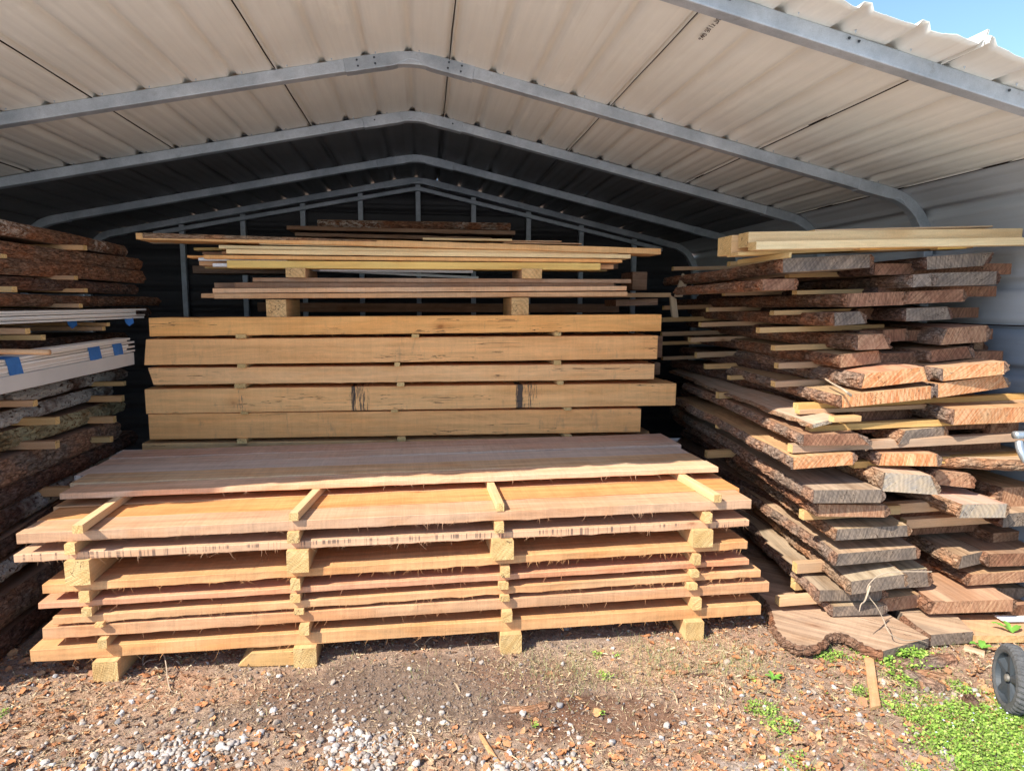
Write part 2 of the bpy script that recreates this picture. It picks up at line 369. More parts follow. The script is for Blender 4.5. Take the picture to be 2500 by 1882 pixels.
# ------------------------------------------------------------------ timber builders
def prism(name, P0, A, B, T, mats, color, n=None, wob=.0015, seed=None, bevel=.002, parent=None, cut=None, fray=0, wedge=0.):
    """board: P0 = front top left corner, A = along, B = across (backwards), T = thickness downwards"""
    P0, A, B, T = (np.array(q, float) for q in (P0, A, B, T)); L = np.linalg.norm(A); seed = random.random()*90 if seed is None else seed
    n = n or max(2, int(L/.05)); s = np.linspace(0, 1, n+1)
    b = bevel/np.linalg.norm(B); t = bevel/np.linalg.norm(T)
    ring = [(b, 0), (1-b, 0), (1, t), (1, 1-t), (1-b, 1), (b, 1), (0, 1-t), (0, t)]
    corner = [0, 1, 1, 2, 2, 3, 3, 0]
    bu, tu = B/np.linalg.norm(B), T/np.linalg.norm(T); au = A/L
    V = np.zeros((n+1, 8, 3))
    for j, (q, r) in enumerate(ring):
        c = corner[j]
        w1 = n1(s*L, seed+c, 9, 3)*wob*1.5; w2 = n1(s*L, seed+c+7, 9, 3)*wob
        if fray and c == 3: w2 = w2 + np.abs(n1(s*L, seed+3, 60, 2))*fray
        V[:, j] = P0 + s[:, None]*A + q*B + r*T + w1[:, None]*bu + w2[:, None]*tu
        if cut is not None: V[0, j] += au*(cut[0]*(1-r)+cut[1]*r)
    bow = n1(s*L, seed+30, .35, 1)*wob*3
    V += bow[:, None, None]*tu
    Fs = []; mi = []
    for i in range(n):
        for j in range(8):
            k = (j+1) % 8; Fs.append((i*8+j, i*8+k, (i+1)*8+k, (i+1)*8+j)); mi.append(0)
    Fs.append(tuple(range(7, -1, -1))); mi.append(1); Fs.append(tuple(n*8+j for j in range(8))); mi.append(1)
    V = V.reshape(-1, 3)
    if np.dot(np.cross(A, B), T) > 0: Fs = [f[::-1] for f in Fs]
    if fray:                                     # loose fibres hanging from the sawn lower edge
        vs = list(V); rr = random.Random(int(seed*100))
        for _ in range(int(L*fray*4200)):
            x = (rr.random() if rr.random() < .35 else min(.99, max(.01, rr.choice([.07, .22, .31, .46, .52, .68, .83, .93])+rr.gauss(0, .025)))); p = P0 + x*A + T + au*0; ln = rr.uniform(.006, .03)*(1.6 if rr.random() < .12 else 1)
            d = au*rr.uniform(-1, 1) + tu*rr.uniform(.2, 1.1) - bu*rr.uniform(.1, .8); d /= np.linalg.norm(d)
            cv = au*rr.uniform(-1, 1)*.5; w = au*rr.uniform(.0004, .0011)
            k0 = len(vs); p = p - bu*.001 - tu*.002
            for q in range(5):
                c = p + d*ln*q/4 + cv*ln*(q/4)**2; ww = w*(1-q/5)
                vs += [c-ww, c+ww, c-bu*np.linalg.norm(ww)*1.5]
            for q in range(4):
                a = k0+q*3; e = a+3
                for (x1, x2) in ((0, 1), (1, 2), (2, 0)): Fs.append((a+x1, a+x2, e+x2, e+x1)); mi.append(0)
        V = np.array(vs)
    x = Vector(au); m = frame(P0+T, au, -tu)
    return mesh(name, V, Fs, mats, mi, parent, m, color)

def bark_strip(name, TT, BB, OUT, mat, parent, thick=.014, bulge=.012, rough=.009, seed=0, dens=.009, mw=None):
    """bark along an edge: TT/BB = paths of the top and bottom edge, OUT = outward directions"""
    TT, BB, OUT = (np.array(q, float) for q in (TT, BB, OUT))
    seg = np.r_[0, np.cumsum(np.linalg.norm(np.diff(TT, axis=0), axis=1))]; L = seg[-1]
    n = max(8, int(L/dens)); s = np.linspace(0, L, n+1)
    ip = lambda Q: np.stack([np.interp(s, seg, Q[:, k]) for k in range(3)], -1)
    t, b, o = ip(TT), ip(BB), ip(OUT); o /= np.linalg.norm(o, axis=1)[:, None]
    m = 9; V = np.zeros((n+1, m+3, 3)); h = np.linalg.norm(t[0]-b[0])
    for j in range(m+1):
        q = j/m; base = t*(1-q)+b*q
        P = np.stack([s*14, np.full_like(s, q*h*42+seed*7.7), np.full_like(s, seed*3.1)], -1)
        rd = 1-np.abs(fbm(P, 4))*2.4; d2 = fbm(P*np.array([3.5, 3.2, 1])+9, 3)
        d = thick*.35 + bulge*math.sin(math.pi*min(1, max(0, q)))*1.0 + rough*(rd*.9+d2*.8)
        d = np.maximum(d, .001)*(.35+.65*min(1, 3.2*q+.15, 3.2*(1-q)+.15)) + .004*n1(s, seed+5, 5, 2)
        jit = fbm(P*1.9+31, 2)*.003
        V[:, j] = base + o*np.maximum(d, .0015)[:, None] + (t-b)/h*jit[:, None]
    V[:, m+1] = b*.96+t*.04 - o*.004; V[:, m+2] = t*.96+b*.04 - o*.004
    k = m+3; Fs = []
    for i in range(n):
        for j in range(k):
            j2 = (j+1) % k; Fs.append((i*k+j, i*k+j2, (i+1)*k+j2, (i+1)*k+j))
    Fs.append(tuple(range(k-1, -1, -1))); Fs.append(tuple(n*k+j for j in range(k)))
    if np.dot(np.cross(t[1]-t[0], o[0]), t[0]-b[0]) < 0: Fs = [f[::-1] for f in Fs]
    return mesh(name, V.reshape(-1, 3), Fs, mat, None, parent, mw)

def slab(name, P0, R, D, L, t, mats, color, bark, label, group, cat='slab', bevL=(0, .0), bevR=(0, .0), wav=.03, seed=None,
         barkL=True, barkR=True, wedge=None, rough=.009, lw=2.0):
    """live edge slab: P0 front top left, R = vector to front top right, D = unit direction of its length"""
    P0, R, D = (np.array(q, float) for q in (P0, R, D)); W = np.linalg.norm(R); r = R/W; seed = random.random()*90 if seed is None else seed
    up = np.cross(r, D); up /= np.linalg.norm(up); up = up if up[2] > 0 else -up
    n = max(6, int(L/.05)); s = np.linspace(0, L, n+1)
    fade = np.minimum(1, s/.25+.15)
    wl_ = (n1(s, seed, lw, 3)*wav + n1(s, seed+3, 8, 2)*wav*.25)*fade; wr_ = (n1(s, seed+11, lw, 3)*wav)*fade
    z = n1(s, seed+20, .9, 2)*.012*np.minimum(1, s/.6)
    def path(off, zo): return P0 + s[:, None]*D + off[:, None]*r + (zo+z)[:, None]*up
    one = np.ones_like(s)
    LT = path(wl_+bevL[0], 0*one); LB = path(wl_+bevL[1], -t*one); RT = path(W+wr_-bevR[0], 0*one); RB = path(W+wr_-bevR[1], -t*one)
    V = np.stack([LT, RT, RB, LB], 1); Fs = []; mi = []
    for i in range(n):
        for j in range(4):
            k = (j+1) % 4; Fs.append((i*4+j, i*4+k, (i+1)*4+k, (i+1)*4+j)); mi.append(0)
    Fs.append((3, 2, 1, 0)); mi.append(1); Fs.append((n*4, n*4+1, n*4+2, n*4+3)); mi.append(1)
    if np.dot(np.cross(D, r), up) > 0: Fs = [f[::-1] for f in Fs]
    m = frame(P0, D, up)
    o = mesh(name, V.reshape(-1, 3), [f[::-1] for f in Fs], mats, mi, None, m, color)
    tag(o, label, cat, group)
    if bark and barkL: bark_strip('bark', LT, LB, np.repeat([-r], n+1, 0), bark, o, seed=seed, mw=m, rough=rough)
    if bark and barkR: bark_strip('bark', RT, RB, np.repeat([r], n+1, 0), bark, o, seed=seed+5, mw=m, rough=rough)
    return o

def tube(name, pts, rad, mat, parent=None, nside=8, taper=None, color=None, caps=True, noise=0):
    pts = np.array(pts, float); n = len(pts); V = []; up = np.array([0, 0, 1.])
    for i in range(n):
        d = pts[min(n-1, i+1)]-pts[max(0, i-1)]; d /= np.linalg.norm(d)
        a = np.cross(d, up); 
        if np.linalg.norm(a) < .1: a = np.cross(d, [1., 0, 0])
        a /= np.linalg.norm(a); b = np.cross(d, a); r = rad*(taper[i] if taper is not None else 1)
        for k in range(nside):
            th = 2*math.pi*k/nside; rr = r*(1+noise*random.uniform(-1, 1)); V.append(pts[i]+a*math.cos(th)*rr+b*math.sin(th)*rr)
    Fs = [(i*nside+k, i*nside+(k+1) % nside, (i+1)*nside+(k+1) % nside, (i+1)*nside+k) for i in range(n-1) for k in range(nside)]
    if caps: Fs += [tuple(range(nside-1, -1, -1)), tuple((n-1)*nside+k for k in range(nside))]
    return mesh(name, V, Fs, mat, None, parent, color=color, smooth=nside > 6) if parent is None else mesh(name, V, Fs, mat, None, parent, mw=parent_inv(parent).inverted(), color=color, smooth=nside > 6)
def lin(a, b, n=8): a, b = np.array(a, float), np.array(b, float); return [a+(b-a)*i/n for i in range(n+1)]
def spline(pts, k=6):
    pts = [np.array(p, float) for p in pts]; P = [pts[0]]+pts+[pts[-1]]; out = []
    for i in range(1, len(P)-2):
        for j in range(k):
            t = j/k; a, b, c, d = P[i-1:i+3]
            out.append(.5*((2*b)+(-a+c)*t+(2*a-5*b+4*c-d)*t*t+(-a+3*b-3*c+d)*t**3))
    out.append(pts[-1]); return out
ORD = ['first', 'second', 'third', 'fourth', 'fifth', 'sixth', 'seventh', 'eighth', 'ninth', 'tenth', 'eleventh', 'twelfth', 'thirteenth', 'fourteenth', 'fifteenth', 'sixteenth', 'seventeenth', 'eighteenth', 'nineteenth', 'twentieth']

# ------------------------------------------------------------------ ground
def nonuni(a, b, fine0, fine1, st, far):
    x = list(np.arange(fine0, fine1+1e-6, st)); g = st; v = fine1
    while v < b: g *= 1.35; v += g; x.append(min(v, b))
    g = st; v = fine0
    while v > a: g *= 1.35; v -= g; x.insert(0, max(v, a))
    return np.array(x)
gx = nonuni(-400, 400, -2.4, 3.0, .012, 0); gy = nonuni(-400, 400, 1.7, 3.3, .012, 0)
GX, GY = np.meshgrid(gx, gy)
def gheight(X, Y):
    near = np.exp(-((X/5)**2+((Y-2.5)/4)**2)); P = np.stack([X*1.3, Y*1.3, X*0+3.3], -1)
    return (fbm(P, 3)*.010 + fbm(P*9, 4)*.007 + np.maximum(0, fbm(P*31+7, 2))*.007)*near - .005
GZ = gheight(GX, GY)
ny, nx = GX.shape; idx = np.arange(nx*ny).reshape(ny, nx)
Fq = np.stack([idx[:-1, :-1].ravel(), idx[:-1, 1:].ravel(), idx[1:, 1:].ravel(), idx[1:, :-1].ravel()], -1)
g = mesh('ground', np.stack([GX.ravel(), GY.ravel(), GZ.ravel()], -1), Fq, M_ground, smooth=True); g['kind'] = 'structure'
tag(g, 'brown dirt ground with scattered gravel and leaf litter in front of the timber stacks', None)

# ------------------------------------------------------------------ carport
RX, RZ, SR, SLF = -.05, 2.885, .224, .203
XR, XL, ARC = 3.06, -3.36, .30
def rpath():
    def side(slope, xe, sg):
        pts = []; xs = np.linspace(0, abs(xe-RX)-ARC, 60)
        for q in xs: pts.append((RX+sg*q, RZ-slope*math.sqrt(q*q+.0081)+slope*.02))
        x0, z0 = pts[-1]; a0 = math.atan(slope); R = ARC/(1-math.sin(a0)); 
        cx_, cz_ = x0-sg*math.sin(a0)*R, z0-math.cos(a0)*R
        for k in range(1, 15):
            a = a0+(math.pi/2-a0)*k/14; pts.append((cx_+sg*math.sin(a)*R, cz_+math.cos(a)*R))
        x1, z1 = pts[-1]
        for k in range(1, 21): pts.append((x1, z1+(0.02-z1)*k/20))
        return pts
    r = side(SR, XR, 1); l = side(SLF, XL, -1)
    P = np.array(l[::-1][:-1]+r); d = np.r_[0, np.cumsum(np.linalg.norm(np.diff(P, axis=0), axis=1))]
    s0 = d[len(l)-1]; return P, d-s0
RP, RS = rpath()
def rp(s):
    x = np.interp(s, RS, RP[:, 0]); z = np.interp(s, RS, RP[:, 1]); e = .01
    tx = np.interp(s+e, RS, RP[:, 0])-np.interp(s-e, RS, RP[:, 0]); tz = np.interp(s+e, RS, RP[:, 1])-np.interp(s-e, RS, RP[:, 1])
    l = np.hypot(tx, tz)+1e-9; return x, z, -tz/l, tx/l        # outward normal
cp = empty('carport', (0, 4.6, 0)); tag(cp, 'open fronted steel carport with ribbed roof and galvanised frames sheltering the timber', 'carport')
CPW = Matrix.Translation((0, 4.6, 0))
YF, YB = 2.15, 7.25; PITCH = .2262; Sseam0 = .21
kmin = math.floor((RS[0]-Sseam0)/(PITCH*4)); kmax = math.ceil((RS[-1]-Sseam0)/(PITCH*4))
for k in range(kmin, kmax):
    a = Sseam0+k*PITCH*4; b = a+PITCH*4
    prof = []
    for r_ in range(4):
        c = a+r_*PITCH
        prof += ([(c-.026, 0), (c-.013, .024), (c+.013, .024), (c+.026, 0)] if c < 3.1 else [(c-.032, 0), (c-.026, .034), (c+.026, .034), (c+.032, 0)]) if r_ else [(c-.008, .0225), (c-.006, -.002), (c-.0045, -.002), (c-.004, .0225), (c+.010, .021), (c+.030, 0)]
        prof += [(c+q, .0) for q in (.055, .070)] + [(c+.076, .0012), (c+.082, .0)] + [(c+.108, 0)] + [(c+.140, 0), (c+.146, .0012), (c+.152, 0), (c+.175, 0)]
    prof += [(b-.034, 0), (b-.020, .021), (b-.016, .021), (b-.0155, -.002), (b-.0145, -.002), (b-.014, .055), (b-.006, .055), (b-.0055, .021)]
    prof = [q for q in prof if RS[0] <= q[0] <= RS[-1]]
    if len(prof) < 8: continue
    S = np.array([q[0] for q in prof]); O = np.array([q[1] for q in prof])
    # the lap leaves a dark slot beside the first rib of every sheet
    x, z, nx_, nz_ = rp(S)
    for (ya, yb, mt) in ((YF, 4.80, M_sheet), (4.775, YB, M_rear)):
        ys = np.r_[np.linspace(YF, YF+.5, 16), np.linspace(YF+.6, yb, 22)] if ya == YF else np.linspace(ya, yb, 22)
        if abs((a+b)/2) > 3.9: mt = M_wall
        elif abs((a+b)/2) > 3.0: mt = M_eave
        V = []
        for i, y in enumerate(ys):
            e = math.exp(-(y-YF)/.12)
            buck = fbm(np.stack([S*2.2, np.full_like(S, y*1.1), np.full_like(S, k*3.3)], -1), 1)*.002 + e*fbm(np.stack([S*9, np.full_like(S, y*3), np.full_like(S, k*5.)], -1), 2)*.02
            yy = y - (e*(.03*fbm(np.stack([S*11, S*0+k, S*0], -1), 3)+.02*((k*7) % 3-1)) if i < 12 else 0)
            O_ = O-.003*(ya != YF); V.append(np.stack([x+nx_*(O_+buck), np.full_like(x, 1)*yy, z+nz_*(O_+buck)], -1))
        V = np.array(V); n_, m_ = V.shape[:2]; id_ = np.arange(n_*m_).reshape(n_, m_)
        Fq = np.stack([id_[:-1, :-1].ravel(), id_[1:, :-1].ravel(), id_[1:, 1:].ravel(), id_[:-1, 1:].ravel()], -1)
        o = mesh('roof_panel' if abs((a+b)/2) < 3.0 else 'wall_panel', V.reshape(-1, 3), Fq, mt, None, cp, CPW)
        md = o.modifiers.new('s', 'SOLIDIFY'); md.thickness = .0012; md.offset = 1

def square_tube(name, S, Y, w, d, parent, mat, off=None, crimp=None):
    """rectangular tube that follows the roof line between path positions S at depth Y"""
    S = np.array(S); x, z, nx_, nz_ = rp(S); off = -.002 if off is None else off
    V = []
    for i in range(len(S)):
        o0 = off; o1 = off-w
        if crimp is not None: o1 += crimp[i]
        for (o_, y_) in ((o0, Y), (o0, Y+d), (o1, Y+d), (o1, Y)):
            V.append((x[i]+nx_[i]*o_, y_, z[i]+nz_[i]*o_))
    n = len(S); Fs = [(i*4+j, i*4+(j+1) % 4, (i+1)*4+(j+1) % 4, (i+1)*4+j) for i in range(n-1) for j in range(4)]
    Fs += [(3, 2, 1, 0), ((n-1)*4, (n-1)*4+1, (n-1)*4+2, (n-1)*4+3)]
    o = mesh(name, V, Fs, mat, None, parent, CPW)
    bm_ = o.modifiers.new('b', 'BEVEL'); bm_.width = .005; bm_.segments = 2; bm_.limit_method = 'ANGLE'; bm_.angle_limit = math.radians(50)
    return o
M_seam = plain('lap_gap_shade', (.028, .02, .016), .8, .1, 0, .4, 20)  # dark strips painted in for the shadow inside each lap gap
for k in range(kmin, kmax+1):
    c = Sseam0+k*PITCH*4-.012; w = .006 if k > 1 else .003 if k != 1 else .0035
    if abs(c) > 2.95 and c < 3.3: continue
    x, z, nx_, nz_ = rp(np.array([c-w/2, c+w/2])); V = []
    for y in np.linspace(YF+.02, 4.77, 40):
        j = .0015*math.sin(y*9+k)
        V += [(x[0]+j, y, z[0]+.002), (x[1]+j, y, z[1]+.002), (x[1]+j-nx_[1]*.005, y, z[1]-nz_[1]*.005), (x[0]+j-nx_[0]*.005, y, z[0]-nz_[0]*.005)]
    Fs = [(i*4+j, i*4+(j+1) % 4, (i+1)*4+(j+1) % 4, (i+1)*4+j) for i in range(39) for j in range(4)]+[(3, 2, 1, 0), (156, 157, 158, 159)]
    mesh('lap_seam', V, Fs, M_seam, None, cp, CPW)
FY = [2.32, 3.66, 4.74, 6.05, 7.10]
for y in FY:
    S = np.unique(np.r_[np.linspace(RS[0]+.02, RS[-1]-.02, 90), np.linspace(-.25, .25, 21), np.linspace(2.6, 3.8, 30), np.linspace(-3.8, -2.6, 30)])
    square_tube('frame_tube', S, y, .062, .060, cp, M_galv)
    Sp = np.linspace(-.36, .34, 29); cr = .030*np.exp(-(Sp/.065)**2)
    square_tube('peak_bracket', Sp, y-.004, .071, .068, cp, M_galv, off=.001, crimp=cr)
    for sg in (1, -1):
        xe = (XR if sg > 0 else -XL)-.30
        Sc = np.linspace(xe-.10, xe+.62, 30)*sg; cr = .022*np.exp(-((np.abs(Sc)-xe-.2)/.05)**2)+.016*np.exp(-((np.abs(Sc)-xe-.33)/.04)**2)
        Sc = Sc if sg > 0 else Sc[::-1]; cr = cr if sg > 0 else cr[::-1]
        square_tube('corner_bracket', Sc, y-.003, .068, .066, cp, M_galv, off=-.001, crimp=cr)
for (fy, s_, dz) in [(2.32, s0, d0) for s0 in (-.3, .3, .62, .78, 1.15, 1.62, 1.66, 2.3) for d0 in (-.02,)]+[(3.66, s0, d0) for s0 in (-.29, -.2, .27, .2) for d0 in (-.018, -.048)]+[(4.74, s0, -.03) for s0 in (-.28, .27)]:
    x, z, nx_, nz_ = rp(np.array([s_])); c = np.array([x[0]+nx_[0]*dz, fy-.005, z[0]+nz_[0]*dz]); r0 = .006
    V = [c+np.array([math.cos(j*1.047)*r0, 0, math.sin(j*1.047)*r0]) for j in range(6)]+[c+np.array([math.cos(j*1.047)*r0*.7, -.004, math.sin(j*1.047)*r0*.7]) for j in range(6)]
    mesh('bolt', V, [(j, (j+1) % 6, 6+(j+1) % 6, 6+j) for j in range(6)]+[(6, 7, 8, 9, 10, 11)], M_rim, None, cp, CPW)
# screws under the roof beside each frame
sv = []
for y in FY[:4]:
    for k in range(-12, 14):
        s_ = .21+k*PITCH+.055; x, z, nx_, nz_ = rp(np.array([s_])); c = np.array([x[0], y-.03, z[0]-.002])
        sv.append(c)
for c in sv[6:]:
    V = [c+np.array([math.cos(j*1.047)*.004, math.sin(j*1.047)*.004, 0]) for j in range(6)]+[c+np.array([0, 0, -.012])]
    mesh('screw', V, [(j, (j+1) % 6, 6) for j in range(6)], M_pipe, None, cp, CPW)
# back wall: horizontal ribbed sheets, posts and sloping rail
xs = np.r_[np.linspace(XL+.006, -2.8, 14), np.linspace(-2.7, 2.7, 40), np.linspace(2.8, XR-.006, 14)]
def roofz(x): return RZ-(SR if x > RX else SLF)*math.sqrt((x-RX)**2+.0081)
for k in range(4):
    z0 = .03+k*.82; prof = []
    for r_ in range(4):
        c = z0+.03+r_*.205; prof += [(c-.025, 0), (c-.012, .02), (c+.012, .02), (c+.025, 0), (c+.08, 0), (c+.086, .003), (c+.092, 0)]
    prof.append((z0+.828, .001)); V = []
    for x in xs:
        top = float(np.interp(x, RP[20:-20, 0], RP[20:-20, 1]))-.035
        for (zz, of) in prof: V.append((x, 7.17+of, min(zz, top)))
    n_, m_ = len(xs), len(prof); id_ = np.arange(n_*m_).reshape(n_, m_)
    Fq = np.stack([id_[:-1, :-1].ravel(), id_[1:, :-1].ravel(), id_[1:, 1:].ravel(), id_[:-1, 1:].ravel()], -1)
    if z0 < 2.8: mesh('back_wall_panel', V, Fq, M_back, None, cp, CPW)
for x in (-2.4, -1.81, -1.22, -.64, -.05, .53, 1.12, 1.70, 2.3):
    zt = roofz(x)-.075
    P = prism('wall_post', (x-.025, 7.085, zt), (0, 0, -(zt-.03)), (.05, 0, 0), (0, .05, 0), [M_galv, M_galv], (1, 1, 1), wob=0, parent=cp)
for (xa, xb) in ((RX, 2.6), (RX, -2.65)):
    za, zb = roofz(xa)-.10, roofz(xb)-.10
    prism('gable_rail', (xa, 7.03, za), (xb-xa, 0, zb-za), (0, .05, 0), (0, 0, -.04), [M_galv, M_galv], (1, 1, 1), wob=0, parent=cp)
# marker writing on the roof sheet, traced as strokes
def ru(u, v):
    w = ray(u, v); t = (RZ-SR*(0-RX)*-1 - CAMH - 0)/1.0
    # intersect with right roof plane z = RZ - SR*(x-RX)
    t = (RZ+SR*RX-CAMH-.006)/(w[2]+SR*w[0]); return w*t+C0
strokes = [[(1105, 385), (1190, 430), (1285, 485)], [(985, 600), (1000, 570), (1060, 565), (1130, 575), (1175, 605), (1160, 630), (1100, 635), (1030, 630), (990, 610)],
 [(1110, 685), (1040, 665), (985, 640), (950, 650), (1000, 690), (1050, 715)], [(1050, 735), (985, 720), (920, 685)], [(1025, 740), (1005, 790), (985, 815), (935, 795)], [(1000, 770), (930, 740), (865, 715)],
 [(800, 850), (820, 820), (855, 830), (870, 860), (880, 885), (905, 870), (912, 845)], [(700, 868), (770, 900), (850, 935)],
 [(770, 1000), (700, 970), (640, 945), (640, 975), (680, 1010), (730, 1030), (760, 1005)],
 [(690, 1100), (712, 1085), (718, 1065), (680, 1040), (655, 1060), (650, 1085), (655, 1060), (620, 1020), (580, 1020), (565, 1050), (600, 1075)],
 [(590, 1215), (612, 1200), (608, 1165), (560, 1145), (510, 1150), (500, 1180), (540, 1190), (555, 1170)], [(560, 1250), (520, 1210), (470, 1180), (490, 1230), (530, 1260)], [(500, 1290), (460, 1240), (430, 1200), (440, 1260), (470, 1270)],
 [(430, 1330), (420, 1300), (380, 1290), (360, 1310), (380, 1335), (400, 1320)], [(470, 1350), (510, 1325)]]
mv = []; mf = []
for st in strokes:
    pts = spline([ru(1680+a/13.825, b/13.825) for a, b in st], 4); w = .0026
    nrm = np.array([SR, 0, 1.])/math.hypot(SR, 1)
    for i, p in enumerate(pts):
        d = pts[min(i+1, len(pts)-1)]-pts[max(i-1, 0)]; q = np.cross(d, nrm); q /= np.linalg.norm(q)+1e-9
        mv += [p-q*w/2, p+q*w/2, p+q*w/2-nrm*.001, p-q*w/2-nrm*.001]
        if i:
            k = len(mv)-8
            for a, b in ((0, 1), (1, 2), (2, 3), (3, 0)): mf.append((k+a, k+b, k+4+b, k+4+a))
mesh('marker_writing', mv, mf, M_ink, None, cp, CPW)
#@@PILES
# ------------------------------------------------------------------ front stack of fresh sawn planks
# (left u, top v, bottom v, right u, top v, bottom v) of the front edge; widths of the planks behind it
def on_line(uv, Yl=2.765, Yr=2.81):
    """point on the vertical plane of the stack's front"""
    w = ray(*uv); k = (Yr-Yl)/3.2; t = (Yl+k*1.6)/(w[1]-k*w[0]); return w*t+C0
OR1, OR2, OR3 = (.60, .315, .155), (.58, .315, .17), (.61, .335, .17)
LAY = [  # bottom to top
 ((73, 1587, 75, 1617), (1858, 1473, 1498), OR1, W_fresh), ((103, 1535, 104, 1563), (1878, 1422, 1443), OR2, W_fresh),
 ((128, 1505, 128, 1525), (1857, 1393, 1407), OR3, W_fresh), ((93, 1473, 92, 1487), (1829, 1367, 1379), OR2, W_fresh),
 ((102, 1428, 104, 1445), (1825, 1323, 1342), OR1, W_fresh), ((33, 1355, 33, 1372), (1829, 1267, 1283), (.58, .36, .235), W_stripe),
 ((39, 1300, 40, 1328), (1835, 1218, 1243), (.50, .32, .20), W_fresh), ((145, 1205, 147, 1219), (1754, 1142, 1157), (.66, .46, .32), W_fresh)]
ztop = []; zbot = []; lx = []
for (l, r, c, m) in LAY:
    a, b = on_line(l[:2]), on_line((l[2], l[3])); c2, d = on_line(r[:2]), on_line((r[0], r[2]))
    ztop.append((a[2], c2[2])); zbot.append((b[2], d[2])); lx.append((a[0], c2[0]))
ztop = np.array(ztop); zbot = np.array(zbot)
for i in range(8):                                        # keep the layers in order and of sane thickness
    for j in (0, 1):
        if ztop[i, j]-zbot[i, j] < .024: zbot[i, j] = ztop[i, j]-.024
        if i and zbot[i, j] < ztop[i-1, j]+.018: zbot[i, j] = ztop[i-1, j]+.018
        if ztop[i, j]-zbot[i, j] < .022: ztop[i, j] = zbot[i, j]+.022
zbot[7] = ztop[6]+.036; ztop[7] = zbot[7]+.026
def zat(tab, i, x):
    return tab[i, 0]+(tab[i, 1]-tab[i, 0])*(x-lx[i][0])/(lx[i][1]-lx[i][0])
LN = ['bottom', 'second lowest', 'third lowest', 'fourth lowest', 'fifth lowest', 'third highest', 'second highest', 'top']
GA = 'fresh sawn planks of the front stack'
for i, (l, r, c, m) in enumerate(LAY):
    if i < 6:
        P0 = np.array([lx[i][0], on_line(l[:2])[1], ztop[i, 0]]); P1 = np.array([lx[i][1], on_line(r[:2])[1], ztop[i, 1]])
        A = P1-P0; au = A/np.linalg.norm(A); bu = np.array([-au[1], au[0], 0]); bu /= np.linalg.norm(bu)
        th = np.mean(ztop[i]-zbot[i]); y = 0
        for q in range(3):
            w = .245+.02*random.random(); jl, jr = (0, 0) if q == 0 else (random.uniform(-.03, .10), random.uniform(-.10, .02))
            cc = tuple(x*random.uniform(.93, 1.05) for x in c)
            o = prism('plank', P0+bu*y+au*jl, A+au*(jr-jl), bu*w, (0, 0, -th), [m, E_fresh], cc, wob=.0022, seed=i*5.3+q+.4,
                      fray=(.010 if i in (2, 4, 5) else .004) if q == 0 else 0)
            d = {5: 'dark striped plank'}.get(i, 'fresh orange plank' if i else 'thick fresh orange plank')
            tag(o, f"{d}, {['front','middle','rear'][q]} one in the {LN[i]} layer, front stack", 'plank', GA); y += w+.012
    else:
        th = .026 if i == 7 else .042; z = np.mean(ztop[i])
        rows = ([(145, 1205, 1754, 1142), (171, 1183, 1718, 1126), (181, 1160, 1690, 1108), (235, 1135, 1663, 1087), (267, 1119, 1640, 1073), (298, 1102, 1630, 1057)] if i == 7
                else [(39, 1300, 1835, 1218), (90, 1268, 1805, 1193), (130, 1237, 1762, 1167), (170, 1206, 1730, 1142), (206, 1180, 1705, 1122)])
        cols = [(.66, .42, .27), (.56, .39, .235), (.54, .45, .38), (.52, .40, .32), (.48, .35, .28)] if i == 7 else [(.50, .31, .19), (.60, .28, .11), (.60, .33, .16), (.6, .33, .16)]
        for q in range(len(rows)-1):
            r0, r1 = rows[q], rows[q+1]
            P0, P1 = PZ(r0[0], r0[1], ztop[i, 0]), PZ(r0[2], r0[3], ztop[i, 1]); Q0, Q1 = PZ(r1[0], r1[1], ztop[i, 0]), PZ(r1[2], r1[3], ztop[i, 1])
            A = P1-P0; au = A/np.linalg.norm(A); bu = np.array([-au[1], au[0], 0]); bu /= np.linalg.norm(bu)
            w = .5*(np.dot(Q0-P0, bu)+np.dot(Q1-P1, bu))-.004
            dz = random.uniform(-.003, .003) if q else 0
            mm = W_stripe if (i == 7 and q == 2) else (W_grey if i == 7 and q in (3, 4) else W_fresh)
            o = prism('plank', P0+np.array([0, 0, dz]), A, bu*w, (0, 0, -th), [mm, E_fresh], cols[q], wob=.0025, seed=i*5.3+q+.4, fray=(.008 if i == 6 else .003) if q == 0 else 0)
            ds = (['pale orange front plank', 'yellowish brown plank', 'whitish plank with dark edge stripes', 'greyish pink plank', 'rearmost greyish pink plank'] if i == 7
                  else ['thick pale plank with reddish top edge', 'bright orange plank, second from the front', 'shaded orange plank, third from the front', 'orange plank, rearmost'])[q]
            tag(o, ds + f", {LN[i]} layer of the front stack", 'plank', GA)
